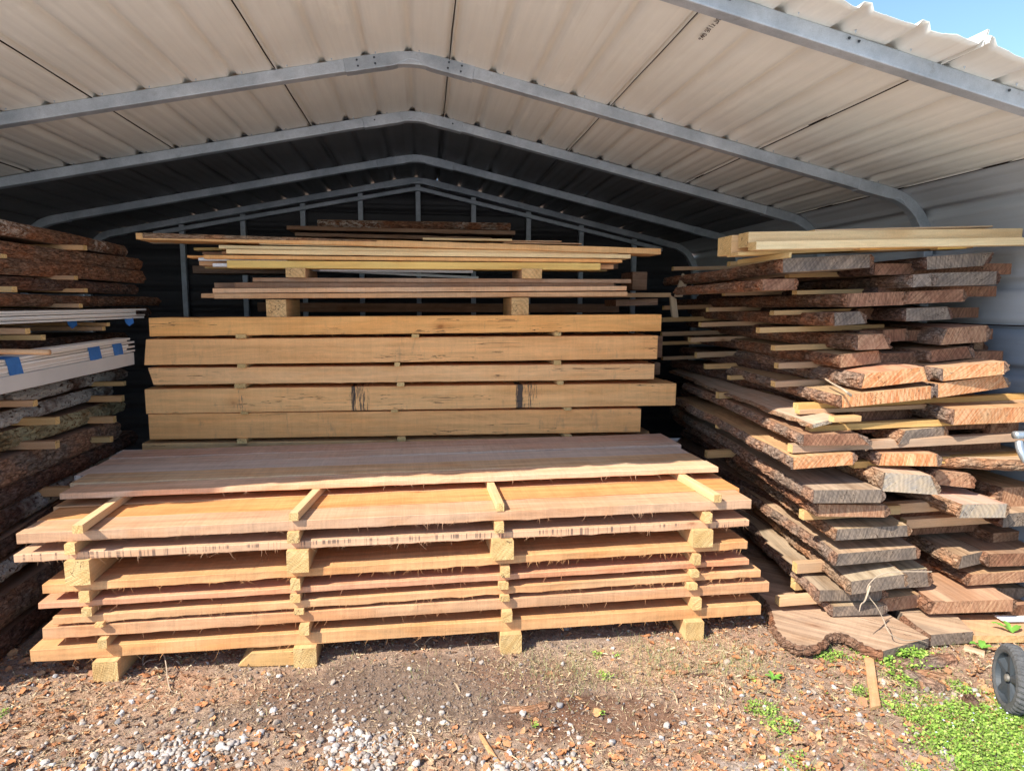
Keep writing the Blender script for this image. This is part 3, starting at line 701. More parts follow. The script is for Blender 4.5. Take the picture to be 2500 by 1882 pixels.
# pine spacers and blocks: (u of left side, u of right side) for the four columns of each gap (gap i lies under layer i)
GAPS = {1: [(245, 268), (733, 757), (1224, 1249), (1687, 1708)], 2: [(236, 258), (720, 744), (1220, 1243), (1676, 1698)], 3: [(204, 229), (710, 735), (1216, 1240), (1682, 1702)],
        4: [(198, 224), (711, 735), (1221, 1243), (1690, 1706)], 5: [(165, 226), (702, 756), (1200, 1252), (1687, 1735)], 6: [(164, 190), (703, 733), (1206, 1229), (1715, 1733)],
        7: [(175, 201), (705, 728), (1212, 1231), (1744, 1762)], 0: [(234, 296), (719, 775), (1220, 1271), (1668, 1711)]}
for gp, cs in GAPS.items():
    for j, (u0, u1) in enumerate(cs):
        ref = zat(zbot, gp, lx[gp][0]+.5+j*.75)
        big = gp in (0, 5); v = 1400
        # find the ray through the spacer's top left corner on the stack's front plane
        for _ in range(6):
            p = on_line((u0, v)); x = p[0]; zt = zat(zbot, gp, x); v += (p[2]-zt)*560
        w = on_line((u1, v))[0]-x; zb = zat(ztop, gp-1, x) if gp else -.003
        P = np.array([x, p[1]-(.028 if big else .02)-.01*random.random(), zt-.0005])
        if gp == 7: P[1] = PZ(u0, [1283, 1253, 1228, 1208][j], zat(ztop, 6, x)+.035)[1]; P[0] = PZ(u0, [1283, 1253, 1228, 1208][j], zat(ztop, 6, x)+.035)[0]
        t = zt-zb-.001; L = .76
        if gp == 7:
            e = [(283, 1217), (770, 1197), (1200, 1178), (1668, 1158)][j]; D = PZ(e[0]-10, e[1], zat(ztop, 6, x)+.035)-P; D[2] = 0; D *= .74/np.linalg.norm(D)
        else: D = np.array([random.uniform(-.03, .03), L, 0])
        nm = 'support_block' if big else 'spacer_stick'
        o = prism(nm, P, D, (w, 0, 0), (0, 0, -t), [W_pine, E_yel], (.60, .37, .175) if gp != 7 else (.66, .44, .24), wob=.001, bevel=.002, seed=gp*3+j*1.7)
        pos = ['leftmost', 'second from left', 'third from left', 'rightmost'][j]
        if gp == 0: lb = f"pine block on the ground under the front stack, {pos}"
        elif gp == 5: lb = f"thick square pine block in the middle of the front stack, {pos}"
        else: lb = f"thin spacer stick under the {LN[gp]} layer of the front stack, {pos}"
        tag(o, lb, 'block' if big else 'spacer', 'thick blocks of the front stack' if big else 'spacer sticks of the front stack')
# broken timber offcut beside the second ground block
p = [PZ(575, 1640, 0), PZ(712, 1643, 0)]
o = prism('timber_offcut', (p[0][0]+.03, 2.78, .066), (.215, -.012, 0), (.0, .55, 0), (0, 0, -.062), [W_beam, E_fresh], (.50, .31, .13), wob=.003, fray=.02, cut=(.03, -.03))
tag(o, 'splintered brown timber offcut lying under the front stack beside a ground block', 'offcut')

# ------------------------------------------------------------------ heavy beams behind
YBm = 4.15; GB = 'heavy beams stacked behind the front planks'
BEAMS = [  # left u, top v, bottom v, right u, top v, bottom v, colour, material, cut
 (363, 776, 819, 1615, 768, 810, (.86, .44, .155), W_beam, None, 'topmost golden beam of the heavy stack'),
 (350, 828, 890, 1606, 819, 877, (.85, .455, .19), W_beam, (.014, -.004), 'thick cracked beam with a rough chainsawn left end, second from the top'),
 (363, 899, 938, 1598, 888, 927, (.86, .49, .225), W_beam, (-.004, .022), 'thinner pale beam with a torn left end, third from the top'),
 (353, 949, 1007, 1651, 935, 991, (.86, .475, .20), W_beam_mark, None, 'longest beam with two black paint smears, fourth from the top'),
 (362, 1012, 1073, 1565, 999, 1057, (.80, .41, .16), W_beam, None, 'shorter orange brown beam, fifth from the top'),
 (347, 1084, 1140, 1600, 1068, 1124, (.58, .36, .17), W_beam, None, 'beam just showing above the front stack, sixth from the top')]
bz = []
for i, (ul, vt, vb, ur, wt, wb, c, m, cut, lb) in enumerate(BEAMS):
    a, b, e, f = PY(ul, vt, YBm), PY(ul, vb, YBm), PY(ur, wt, YBm), PY(ur, wb, YBm)
    th = .5*((a[2]-b[2])+(e[2]-f[2])); bz.append((a[2], b[2], e[2], f[2], a[0], e[0]))
    o = prism('beam', a, e-a, (0, .19, 0), (0, 0, -th), [m, E_fresh], c, wob=.0022, cut=cut, seed=i*9.1, fray=.004 if i in (0, 2) else 0, bevel=.003); tag(o, lb, 'beam', GB)
    o = prism('beam', a+np.array([.02*i-.03, .23, -.004]), (e-a)*(1.008 if i in (1, 2) else .99), (0, .18, 0), (0, 0, -th), [m if m is not W_beam_mark else W_beam, E_fresh], tuple(q*.9 for q in c), wob=.002, seed=i*4.1+2, bevel=.003)
    tag(o, f"beam of the rear row, {ORD[i]} from the top behind the heavy beam stack", 'beam', 'rear row of heavy beams')
zl, zr_ = bz[-1][1], bz[-1][3]; k = 0
while zl > .22:
    th = min(.15, zl-.12); zl -= .022; zr_ -= .022; k += 1
    o = prism('beam', (-1.56, YBm, zl), (3.05, 0, zr_-zl), (0, .19, 0), (0, 0, -th), [W_beam, E_fresh], (.55, .37, .2)); zl -= th; zr_ -= th
    tag(o, f"beam hidden behind the front stack, {ORD[k+5]} from the top", 'beam', GB)
for j, x in enumerate((-1.2, 0, 1.2)):
    o = prism('support_block', (x, YBm-.02, zl), (0, .45, 0), (.1, 0, 0), (0, 0, -zl), [W_pine, E_yel], (.6, .45, .25)); tag(o, f"ground block under the heavy beams, {ORD[j]} from left", 'block')
BS = [[(576, 601), (1005, 1023), (1353, 1369)], [(580, 600), (963, 976), (1352, 1369)], [(573, 600), (969, 987), (1360, 1375)], [(588, 606), (954, 972), (1377, 1395)], [(579, 603), (970, 990), (1378, 1395)]]
for i, row in enumerate(BS):
    for j, (u0, u1) in enumerate(row):
        v = (BEAMS[i][2]+BEAMS[i][5])/2; x0, x1 = PY(u0, v, YBm-.02)[0], PY(u1, v, YBm-.02)[0]
        q = lambda k_, x: bz[k_][0 if 0 else 1]
        f = (x0-bz[i][4])/(bz[i][5]-bz[i][4]); zt = bz[i][1]+(bz[i][3]-bz[i][1])*f; f2 = (x0-bz[i+1][4])/(bz[i+1][5]-bz[i+1][4]); zb = bz[i+1][0]+(bz[i+1][2]-bz[i+1][0])*f2
        o = prism('spacer_stick', (x0, YBm-.03, zt), (0, .44, 0), (x1-x0, 0, 0), (0, 0, -(zt-zb)), [W_pine, E_yel], (.55, .40, .2), bevel=.003, wob=.001)
        tag(o, f"small spacer under the {['topmost','second','third','fourth','fifth'][i]} heavy beam, {['left','middle','right'][j]} one", 'spacer', 'spacers between the heavy beams')

# ------------------------------------------------------------------ thin boards on top of the beams
def flatboard(name, Y, ul, vt, vb, ur, wt, w, mats, c, label, group, dep=.14, wb=None, cat='board', **k):
    Y += .2
    a, b, e = PY(ul, vt, Y), PY(ul, vb, Y), PY(ur, wt, Y); th = a[2]-b[2]
    o = prism(name, a, e-a, (0, dep, 0), (0, 0, -th), mats, c, **k); return tag(o, label, cat, group)
z1 = bz[0][0]
for j, (u0, u1, v0, v1) in enumerate(((649, 698, 730, 774), (1249, 1291, 727, 769))):
    a, b, e = PY(u0, v0, 4.17), PY(u1, v0, 4.17), PY(u0, v1, 4.17)
    o = prism('support_block', a, (0, .45, 0), (b[0]-a[0], 0, 0), (0, 0, -(a[2]-(bz[0][0]+(.012 if j else .0)))), [W_pine, E_fresh], (.62, .42, .2), wob=.001)
    tag(o, f"square block standing on the topmost heavy beam, {['left','right'][j]} one", 'block', 'square blocks on the heavy beams')
GC = 'lower bundle of thin boards on the square blocks'; we = [W_fresh, E_fresh]
TAN, TN2, BRN, YEL, CRM, ORG = (.68, .43, .26), (.62, .37, .20), (.32, .19, .12), (.80, .54, .18), (.82, .62, .34), (.80, .43, .17)
flatboard('board', 3.95, 523, 716, 728, 1532, 713, 0, we, TN2, 'reddish tan board resting directly on the square blocks, front one', GC)
flatboard('board', 4.12, 491, 716, 727, 1400, 714, 0, we, TN2, 'board sticking out left behind the lowest thin board', GC)
flatboard('board', 4.30, 900, 716, 727, 1638, 716, 0, we, (.42, .28, .16), 'brown board reaching far right past the lower bundle', GC)
flatboard('board', 3.95, 519, 704, 715.5, 1530, 699, 0, we, TAN, 'pale tan board, second of the lower bundle', GC)
flatboard('board', 4.00, 573, 689, 702, 1499, 691, 0, we, BRN, 'shaded brown board, third of the lower bundle', GC)
flatboard('board', 4.16, 523, 689, 702, 1300, 690, 0, we, BRN, 'brown board end peeking left of the third board of the lower bundle', GC)
flatboard('board', 3.98, 617, 678, 688, 1541, 681, 0, we, (.36, .23, .15), 'uppermost brown board of the lower bundle with a notched right end', GC)
for j, (u0, u1, v0, v1) in enumerate(((697, 745, 655, 678), (1274, 1323, 656, 680))):
    a, b, e = PY(u0, v0, 4.12), PY(u1, v0, 4.12), PY(u0, v1, 4.12)
    o = prism('support_block', a, (0, .45, 0), (b[0]-a[0], 0, 0), (0, 0, -(a[2]-e[2])), [W_pine, E_fresh], (.56, .34, .2), wob=.001)
    tag(o, f"flat rough block between the two bundles of thin boards, {['left','right'][j]} one", 'block', 'flat blocks between the thin board bundles')
GD = 'upper bundle of thin boards'; wp = [W_pine, E_yel]; ww = [W_white, E_white]
flatboard('board', 3.93, 554, 637, 655, 1466, 643, 0, wp, YEL, 'wide golden pine board at the bottom of the upper bundle', GD)
flatboard('board', 4.02, 486, 637, 648, 1498, 647, 0, wp, TN2, 'tan board reaching past both ends behind the golden board', GD, dep=.12)
flatboard('board', 4.14, 500, 649, 655, 1482, 657, 0, wp, (.42, .30, .14), 'narrow board below the golden board, right end showing', GD)
a, e = PY(519, 642, 3.90), PY(1168, 677, 3.90)
for nm, (ul, vt, vb, ur, wt, Y, lb) in enumerate(((519, 643.5, 650.5, 1168, 676, 4.2, 'white primed strip drooping below the upper bundle'), (780, 656, 663, 1155, 660, 4.1, 'short white primed strip just above the drooping one'),
      (484, 629, 636, 700, 630, 3.97, 'white painted board end at the far left of the upper bundle'), (519, 643, 651, 700, 642, 3.95, 'white painted board end below the first white one'))):
    flatboard('white_strip', Y, ul, vt, vb, ur, wt, 0, ww, (.74, .73, .72), lb, 'white strips in the upper bundle', dep=.04)
flatboard('board', 3.93, 497, 621.5, 630.5, 1519, 633, 0, we, ORG, 'bright orange board above the golden board', GD)
flatboard('board', 4.06, 457, 624, 630, 1510, 636, 0, we, ORG, 'orange board end farthest left in the upper bundle', GD, dep=.1)
flatboard('board', 4.08, 494, 616, 622, 1200, 622, 0, we, BRN, 'dark stub above the orange board on the left', GD, dep=.1)
flatboard('board', 3.94, 552, 607, 618, 1540, 621, 0, wp, CRM, 'cream pine board with the farthest right end of the cream ones', GD)
flatboard('board', 4.06, 541, 614, 621, 1240, 622, 0, we, TN2, 'short tan board behind the cream pine board', GD, dep=.1)
flatboard('board', 3.96, 534, 597, 605.5, 1510, 615, 0, wp, (.80, .62, .34), 'long cream board second from the top of the upper bundle', GD)
flatboard('board', 3.97, 633, 590, 597, 1367, 606, 0, wp, (.74, .67, .44), 'pale greenish board just below the bark edged board', GD)
flatboard('board', 4.1, 545, 590, 596, 900, 592, 0, we, (.38, .25, .13), 'brown board end left of the pale greenish board', GD)
flatboard('board', 4.12, 473, 604, 611, 800, 604, 0, wp, (.52, .38, .16), 'short yellow stub left of the cream boards', GD, dep=.08)
flatboard('board', 4.10, 365, 589, 593, 800, 590, 0, wp, (.45, .38, .28), 'thin grey batten under the left end of the bark edged board', GD, dep=.06)
a, b, e = PY(331, 567, 4.12), PY(331, 581, 4.12), PY(1614, 608, 4.12)
o = prism('bark_edged_board', a, e-a, (0, .22, 0), (0, 0, -.036), we, (.74, .44, .20), wob=.003, seed=3.3); tag(o, 'long leaning board with a bark edge on top of the upper bundle', 'board', GD)
au = (e-a)/np.linalg.norm(e-a); L_ = np.linalg.norm(e-a)*.42; pp = np.array([a+au*(.04+L_*i/20)+np.array([0, -.001, -.002]) for i in range(21)]); wd = np.linspace(1, .25, 21)[:, None]
bark_strip('bark', pp, pp-np.array([0, 0, .032])*wd, np.repeat([[0, -1, 0]], 21, 0), B_fib, o, thick=.004, bulge=.004, rough=.004, seed=2, mw=o.matrix_basis.copy())
flatboard('board', 4.12, 1032, 580, 585, 1250, 583, 0, wp, CRM, 'thin pale slip of wood on top of the bark edged board', GD, dep=.08)
flatboard('board', 4.16, 1200, 587, 590, 1371, 588, 0, we, TAN, 'thin tan slip of wood right of the pale slip', GD, dep=.08)
flatboard('board', 4.15, 1230, 590, 593, 1420, 594, 0, we, TAN, 'thin slip of wood lying farthest right on the upper bundle', GD, dep=.08)
# ------------------------------------------------------------------ dark slabs far behind
GE = 'dark slabs deep inside the carport'
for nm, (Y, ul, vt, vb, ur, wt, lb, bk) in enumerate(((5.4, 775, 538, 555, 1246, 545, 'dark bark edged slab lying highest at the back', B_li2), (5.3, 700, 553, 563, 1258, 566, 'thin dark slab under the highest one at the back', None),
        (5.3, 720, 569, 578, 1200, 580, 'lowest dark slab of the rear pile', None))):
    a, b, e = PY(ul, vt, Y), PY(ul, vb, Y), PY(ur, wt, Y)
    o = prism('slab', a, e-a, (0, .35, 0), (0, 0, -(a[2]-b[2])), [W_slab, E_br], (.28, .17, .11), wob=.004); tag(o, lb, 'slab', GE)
    if bk:
        au = (e-a); pp = np.array([a+au*i/20 for i in range(21)]); bark_strip('bark', pp, pp-np.array([0, 0, a[2]-b[2]]), np.repeat([[0, -1, 0]], 21, 0), bk, o, seed=5, mw=o.matrix_basis.copy(), rough=.012)
# rear pile that carries them, seen through the gaps
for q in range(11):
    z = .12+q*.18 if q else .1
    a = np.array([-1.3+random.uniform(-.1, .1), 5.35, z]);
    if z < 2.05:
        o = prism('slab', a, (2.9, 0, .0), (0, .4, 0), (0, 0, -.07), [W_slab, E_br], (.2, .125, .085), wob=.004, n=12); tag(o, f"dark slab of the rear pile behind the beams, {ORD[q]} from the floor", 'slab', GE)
        for x in (-1.0, 1.2):
            pass
for (Y, ul, vt, vb, ur, wt, lb) in ((5.6, 470, 650, 668, 760, 652, 'short dark slab end left behind the boards'), (4.9, 1545, 663, 707, 1580, 664, 'small dark offcut right of the lower bundle'), (4.6, 1504, 731, 747, 1606, 728, 'dark slab end leaning right of the lower bundle'),
        (4.6, 1606, 820, 872, 1618, 821, 'rear beam end showing right of the second heavy beam'), (4.6, 1598, 885, 915, 1612, 885, 'rear beam end right of the third heavy beam')):
    a, b, e = PY(ul, vt, Y), PY(ul, vb, Y), PY(ur, wt, Y)
    o = prism('offcut', a, e-a, (0, .3, 0), (0, 0, -(a[2]-b[2])), [W_slab, E_br], (.30, .19, .13)); tag(o, lb, 'offcut')

# ------------------------------------------------------------------ right pile of live edge slabs
OC, TC, GC_, BC = (.50, .29, .165), (.46, .285, .17), (.42, .30, .205), (.36, .22, .14)
ENDS = dict(o=E_or, t=E_tan, g=E_gr, b=E_br, p=E_pale); BARK = dict(b=B_br, g=B_gr, d=B_dk, l=B_li2, f=B_fib)
# (uL, vtop, vbot, uR, vtopR, u of far left end, end kind, bark kind, bevels, Y, angle, description)
YR = 2.78
RS_ = [
 (1912, 632, 664, 2135, 619, 1625, 'g', 'b', (0, 0, 0, 0), YR, .11, 'weathered grey ended slab with an orange corner, topmost layer, left'),
 (2264, 627, 657, 2425, 616, 2150, 'g', 'd', (0, 0, 0, .05), YR, .11, 'grey ended slab with black bark, topmost layer, right'),
 (1860, 682, 708, 1949, 680, 1730, 'b', 'b', (0, .0, 0, 0), YR, .11, 'reddish ended slab, second layer down, far left'),
 (2228, 671, 700, 2268, 668, 1950, 'g', 'g', (0, 0, 0, 0), YR-.02, .11, 'slab showing a long cracked bark edge, second layer down, middle'),
 (2272, 667, 698, 2446, 662, 2260, 'g', 'd', (0, 0, 0, 0), YR, .11, 'wide grey ended slab, second layer down, right'),
 (2068, 717, 748, 2208, 712, 1648, 'b', 'b', (0, 0, 0, 0), YR, .11, 'purplish brown ended slab, third layer down, left'),
 (2212, 712, 741, 2354, 706, 2205, 'b', 'b', (.02, 0, 0, 0), YR, .11, 'purplish brown ended slab, third layer down, right'),
 (2037, 764, 794, 2112, 760, 1694, 'g', 'b', (0, 0, .0, -.04), YR, .11, 'slanting grey ended slab, fourth layer down, left'),
 (2213, 753, 783, 2330, 749, 2150, 'g', 'd', (0, 0, 0, -.03), YR, .11, 'slanting grey ended slab, fourth layer down, right'),
 (2093, 818, 853, 2155, 815, 1744, 't', 'b', (0, 0, 0, -.04), YR, .11, 'reddish tan ended slab with thick bark, fifth layer down, front left'),
 (2157, 806, 834, 2217, 803, 2100, 'b', 'b', (0, 0, 0, 0), YR+.12, .11, 'brown ended slab just behind the front left one, fifth layer down'),
 (2297, 802, 840, 2418, 795, 2218, 't', 'g', (.04, 0, 0, 0), YR, .11, 'reddish tan ended slab with grey bark, fifth layer down, right'),
 (2052, 866, 896, 2160, 857, 1720, 't', 'b', (0, 0, 0, -.02), YR, .11, 'two toned orange and red ended slab, sixth layer down, left'),
 (2273, 856, 883, 2375, 845, 2194, 'b', 'g', (0, 0, .03, 0), YR, .11, 'brown ended slab with a crack, sixth layer down, right'),
 (2376, 836, 862, 2399, 835, 2370, 't', 'd', (0, 0, 0, 0), YR+.25, .11, 'small tan slab end half hidden, sixth layer down'),
 (2100, 914, 947, 2248, 895, 1790, 'o', 'g', (.02, 0, 0, -.02), YR, .11, 'bright orange ended slab in the sun, seventh layer down, left'),
 (2300, 899, 929, 2450, 882, 2257, 'o', 'g', (.0, 0, .0, 0), YR, .11, 'bright orange ended slab in the sun, seventh layer down, right'),
 (2054, 965, 994, 2273, 943, 1860, 'o', 'g', (0, 0, 0, .0), YR-.02, .11, 'cracked bright orange ended slab, eighth layer down, left'),
 (2290, 937, 969, 2476, 916, 2275, 'o', 'g', (0, 0, .02, -.02), YR, .11, 'bright orange ended slab with a curved shadow, eighth layer down, right'),
 (1984, 1036, 1042, 2056, 1022, 1638, 'p', 'f', (0, .0, 0, 0), YR-.02, .115, 'thin curved slab with a wide dusty top, ninth layer down, left'),
 (2090, 992, 1026, 2235, 990, 2080, 'b', 'b', (0, 0, 0, 0), YR+.2, .11, 'dark red ended slab in the shade, ninth layer down, middle'),
 (2330, 999, 1035, 2560, 992, 2264, 'o', 'g', (0, 0, 0, 0), YR-.05, .11, 'large red ended slab with thick grey bark, ninth layer down, right'),
 (1960, 1060, 1086, 2110, 1054, 1672, 'b', 'g', (0, 0, .06, .0), YR, .13, 'dark undersided slab with shaggy bark, tenth layer down, left'),
 (2200, 1052, 1083, 2324, 1045, 2170, 'g', 'f', (.03, -.01, .0, .0), YR, .11, 'pale grey slab lit by a stripe of sun, tenth layer down, middle'),
 (2420, 1034, 1066, 2560, 1034, 2360, 't', 'b', (0, 0, 0, 0), YR+.18, .11, 'shaded slab with fibrous bark, tenth layer down, far right'),
 (1936, 1117, 1144, 2078, 1104, 1651, 'o', 'g', (0, 0, 0, 0), YR-.02, .12, 'rough barked slab with pinkish end, eleventh layer down, left'),
 (2146, 1106, 1134, 2272, 1104, 2112, 'o', 'g', (.01, 0, 0, -.01), YR, .11, 'orange and black streaked end, eleventh layer down, middle'),
 (1987, 1196, 1228, 2140, 1190, 1641, 'g', 'g', (0, 0, 0, 0), YR-.06, .12, 'broad grey ended slab with a smooth wavy edge, twelfth layer down, left'),
 (2160, 1153, 1196, 2290, 1160, 2155, 'p', 'f', (0, 0, .05, .0), YR-.08, .11, 'pale ended slab with a round knot, twelfth layer down, middle'),
 (2284, 1148, 1180, 2352, 1152, 2260, 't', 'b', (0, 0, 0, -.03), YR+.05, .11, 'reddish slab end with a band of sun, twelfth layer down, right'),
 (1997, 1231, 1260, 2146, 1226, 1650, 't', 'b', (0, 0, 0, 0), YR-.02, .12, 'brown ended slab in shade under the broad grey one, thirteenth layer down'),
 (2350, 1230, 1264, 2457, 1229, 2290, 'p', 'f', (0, -.01, 0, 0), YR-.1, .02, 'sunlit orange slab with fibrous edge, thirteenth layer down, right'),
 (2450, 1190, 1238, 2600, 1190, 2330, 't', 'b', (0, 0, 0, 0), YR+.05, .0, 'shaded slab cut off by the photo edge, thirteenth layer down'),
 (2041, 1292, 1319, 2215, 1282, 1780, 'g', 'f', (.01, 0, 0, -.01), YR-.02, .13, 'dark grey ended slab, fourteenth layer down, left'),
 (2346, 1358, 1387, 2413, 1352, 2200, 'g', 'f', (.01, -.01, 0, 0), YR-.02, .06, 'grey ended slab with long barked side, fifteenth layer down, middle'),
 (2416, 1352, 1383, 2560, 1345, 2380, 'b', 'b', (0, 0, 0, 0), YR-.02, .02, 'brown ended slab beside a long crack, fifteenth layer down, right'),
 (2450, 1254, 1287, 2600, 1254, 2430, 'g', 'd', (0, 0, 0, 0), YR-.05, .05, 'black stained slab end at the right edge, fourteenth layer down'),
 (2041, 1352, 1381, 2250, 1342, 1660, 'g', 'g', (.01, 0, 0, -.01), YR-.04, .12, 'wide grey brown slab with white flecked corner, fifteenth layer down, left'),
 (2364, 1402, 1429, 2500, 1388, 2250, 't', 'b', (.02, 0, 0, 0), YR, .08, 'tan ended slab half in shade, sixteenth layer down, right'),
 (2079, 1419, 1451, 2205, 1400, 1680, 'g', 'f', (0, 0, 0, 0), YR-.08, .13, 'grey slab with a torn bark strip, sixteenth layer down, left'),
 (2196, 1392, 1436, 2275, 1388, 2180, 'g', 'b', (0, 0, .02, 0), YR+.02, .1, 'small grey slab end in shade, sixteenth layer down, middle'),
 (2001, 1440, 1467, 2150, 1436, 1760, 'g', 'g', (0, 0, 0, 0), YR+.02, .14, 'dark grey ended slab in shade, seventeenth layer down, left'),
 (2155, 1461, 1493, 2245, 1450, 2120, 't', 'b', (0, 0, 0, 0), YR, .1, 'reddish brown slab end, seventeenth layer down, middle'),
 (2033, 1480, 1504, 2150, 1470, 1800, 'g', 'g', (0, 0, 0, 0), YR, .14, 'lowest dark ended slab resting above the ground slabs, left'),
 (2284, 1469, 1498, 2455, 1452, 2240, 't', 'b', (0, -.03, .0, 0), YR-.08, .1, 'lit tan slab with crumbly bark corner, eighteenth layer down, right'),
 (2361, 1492, 1528, 2455, 1480, 2330, 'b', 'b', (.0, .02, 0, .03), YR+.05, .1, 'cream cornered dark slab, nineteenth layer down, right'),
 (2425, 1302, 1334, 2600, 1300, 2410, 't', 'b', (0, 0, 0, 0), YR+.12, .0, 'shaded brown slab filling the right edge, between fourteenth and fifteenth layers'),
 (2430, 1436, 1470, 2600, 1434, 2410, 'g', 'd', (0, 0, 0, 0), YR+.1, .0, 'dark slab at the right edge, seventeenth layer down'),
 (2460, 1480, 1512, 2600, 1480, 2440, 'b', 'b', (0, 0, 0, 0), YR+.02, .1, 'reddish slab end at the right edge above white plastic'),
]
GR = 'live edge slabs of the right pile'
for i, (uL, vt, vb, uR, vtR, uB, ek, bk, bev, Y, a, lb) in enumerate(RS_):
    if vt < 880: Y += .16
    P0, Pb, P1 = PY(uL, vt, Y), PY(uL, vb, Y), PY(uR, vtR, Y)
    R = P1-P0; t = max(.016, P0[2]-Pb[2])*(1.06 if vt < 1180 else 1.0); D = np.array([math.sin(a), math.cos(a), 0])
    if uR > 2500: R[2] = 0
    R = R+np.array([0, random.uniform(-.05, .05), 0])
    L = run_to_u(P0, D, uB); L = min(3.1, max(1.5, L if L > 0 else 2.5))
    lit = Y > 0 and vt > 1100
    c = {'o': OC, 't': TC, 'g': GC_, 'b': BC, 'p': (.5, .38, .26)}[ek]; c = tuple(q*random.uniform(.92, 1.08) for q in c)
    slab('live_edge_slab', P0, R, D, L, t, [W_weath if ek == 'g' else W_grey if ek == 'p' else W_slab, ENDS[ek]], c, BARK[bk], lb, GR, bevL=(bev[0], bev[1]), bevR=(bev[2], bev[3]),
         wav=.022 if vt < 1000 else .038, seed=i*2.71+.3, rough=.013)
slab('live_edge_slab', PY(2288, 1112, 2.86), (.12, .42, .0), (.955, -.295, -.01), .80, .055, [W_slab, E_tan], (.50, .35, .22), B_fib,
     'large slab lying crosswise with a long shaggy bark edge facing forward', GR, wav=.03, rough=.018, barkR=False)
for q in range(15):
    z = .20+q*.112; t = .055; x0 = 2.12+.05*math.sin(q*2.1)+(.14 if q > 10 else 0); W = min(.82, 2.98-x0)
    slab('live_edge_slab', (x0, 3.02+.09*math.sin(q*1.7)+(.1 if q > 9 else 0), z), (W, 0, .012), np.array([.10, .995, 0]) if False else np.array([.0, 1., 0]), 2.2, t, [W_slab, E_br], (.34, .21, .135), B_dk,
         f"dark slab deep inside the right pile behind the visible ends, {ORD[q]} from the ground", 'inner slabs of the right pile', wav=.02, barkR=False)
# sticks laid across the right pile: (u left end, top v, bottom v, Y, length, description colour)
CS = [(1745, 674, 685, 4.0, .7), (1903, 665, 677, 3.3, .4), (1748, 711, 723, 4.0, .7), (1946, 709, 719, 3.2, .45), (1707, 751, 761, 4.2, .8), (1869, 758, 769, 3.25, .6), (1710, 788, 799, 4.2, .8), (1846, 801, 814, 3.25, .7),
      (1678, 824, 835, 4.4, .8), (1885, 844, 857, 3.2, .6), (1673, 861, 874, 4.4, .8), (1713, 890, 902, 4.2, .9), (1874, 888, 902, 3.2, .7), (1763, 637, 649, 4.0, .5), (1643, 651, 660, 4.7, .5),
      (1775, 918, 928, 3.9, .6), (1881, 932, 946, 3.15, .8), (1755, 960, 975, 3.9, .5), (1745, 1033, 1047, 3.8, .4), (1705, 1101, 1118, 3.8, .4), (1622, 746, 756, 4.9, .6), (1617, 776, 787, 4.9, .8), (1617, 810, 820, 4.9, .8), (1617, 834, 842, 4.9, .7), (1619, 872, 880, 4.9, .8),
      (1949, 985, 999, 2.95, 1.3), (1953, 1001, 1011, 2.93, 1.3), (2038, 1018, 1031, 2.72, .13), (1980, 1040, 1055, 2.83, 1.1), (1936, 1086, 1106, 2.80, 1.5), (2087, 1128, 1144, 2.84, .9), (1964, 1249, 1271, 2.84, .5), (2163, 1232, 1256, 2.86, .6), (2214, 1268, 1290, 2.84, .8), (1947, 1375, 1399, 2.95, .2), (1943, 1416, 1440, 3.0, .2), (1905, 1460, 1479, 2.86, .30)]
CSC = [(.46, .30, .18), (.50, .32, .15), (.40, .27, .18)]
for i, (u, vt, vb, Y, L) in enumerate(CS):
    a, b = PY(u, vt, Y), PY(u, vb, Y); th = a[2]-b[2]; sh = random.uniform(.0, .09) if Y > 3.1 and u > 1640 else 0; a = a+np.array([sh, 0, 0])
    o = prism('spacer_stick', a, (L, -.02*L, .03*L), (0, .045, 0), (0, 0, -th), [W_pine, E_yel], (.54, .33, .12) if i in (28, 30, 25) else (.40, .28, .19) if i in (29,) else (.60, .38, .22) if i in (32, 33, 36) else CSC[i % 2], bevel=.001)
    big = {25: 'double yellow cross stick under the bright orange ends, upper one', 26: 'double yellow cross stick under the bright orange ends, lower one', 27: 'short grey stick end on the thin curved slab', 28: 'long yellow board crossing under the thin curved slab',
           29: 'long pinkish grey board crossing above the pinkish ended slab', 30: 'yellow cross stick beneath the orange and black streaked end', 31: 'tan stick end left of the fourteenth layer of the right pile', 32: 'orange cross board beneath the knotted pale end',
           33: 'bright orange cross board right of the dark grey ended slab', 34: 'small square stick end between lower left slabs of the right pile', 35: 'tan square stick end just above the ground slab', 36: 'flat orange stick lying on the big ground slab'}
    row = 'deep in the shade' if Y > 4.5 else 'set well back' if Y > 3.5 else 'near the slab ends'
    tag(o, big.get(i, f"pine stick out of the right pile, {row}, {ORD[sum(1 for q in CS[:i] if (q[3] > 4.5, q[3] > 3.5) == (Y > 4.5, Y > 3.5))]} of those"), 'spacer', 'spacer sticks of the right pile')
# tilted broken sticks left of the pile
for (p, q, w, lb) in (((1668, 668), (1648, 725), .028, 'splintered stick leaning at the left of the right pile'), ((1636, 720), (1643, 775), .022, 'thin upright broken stick between beams and right pile')):
    a, b = PY(*p, 4.6), PY(*q, 4.6); A = b-a
    o = prism('broken_stick', a, A, (0, .03, 0), (w*2, 0, 0), wp, (.50, .40, .28), cut=(.0, .03)); tag(o, lb, 'stick')

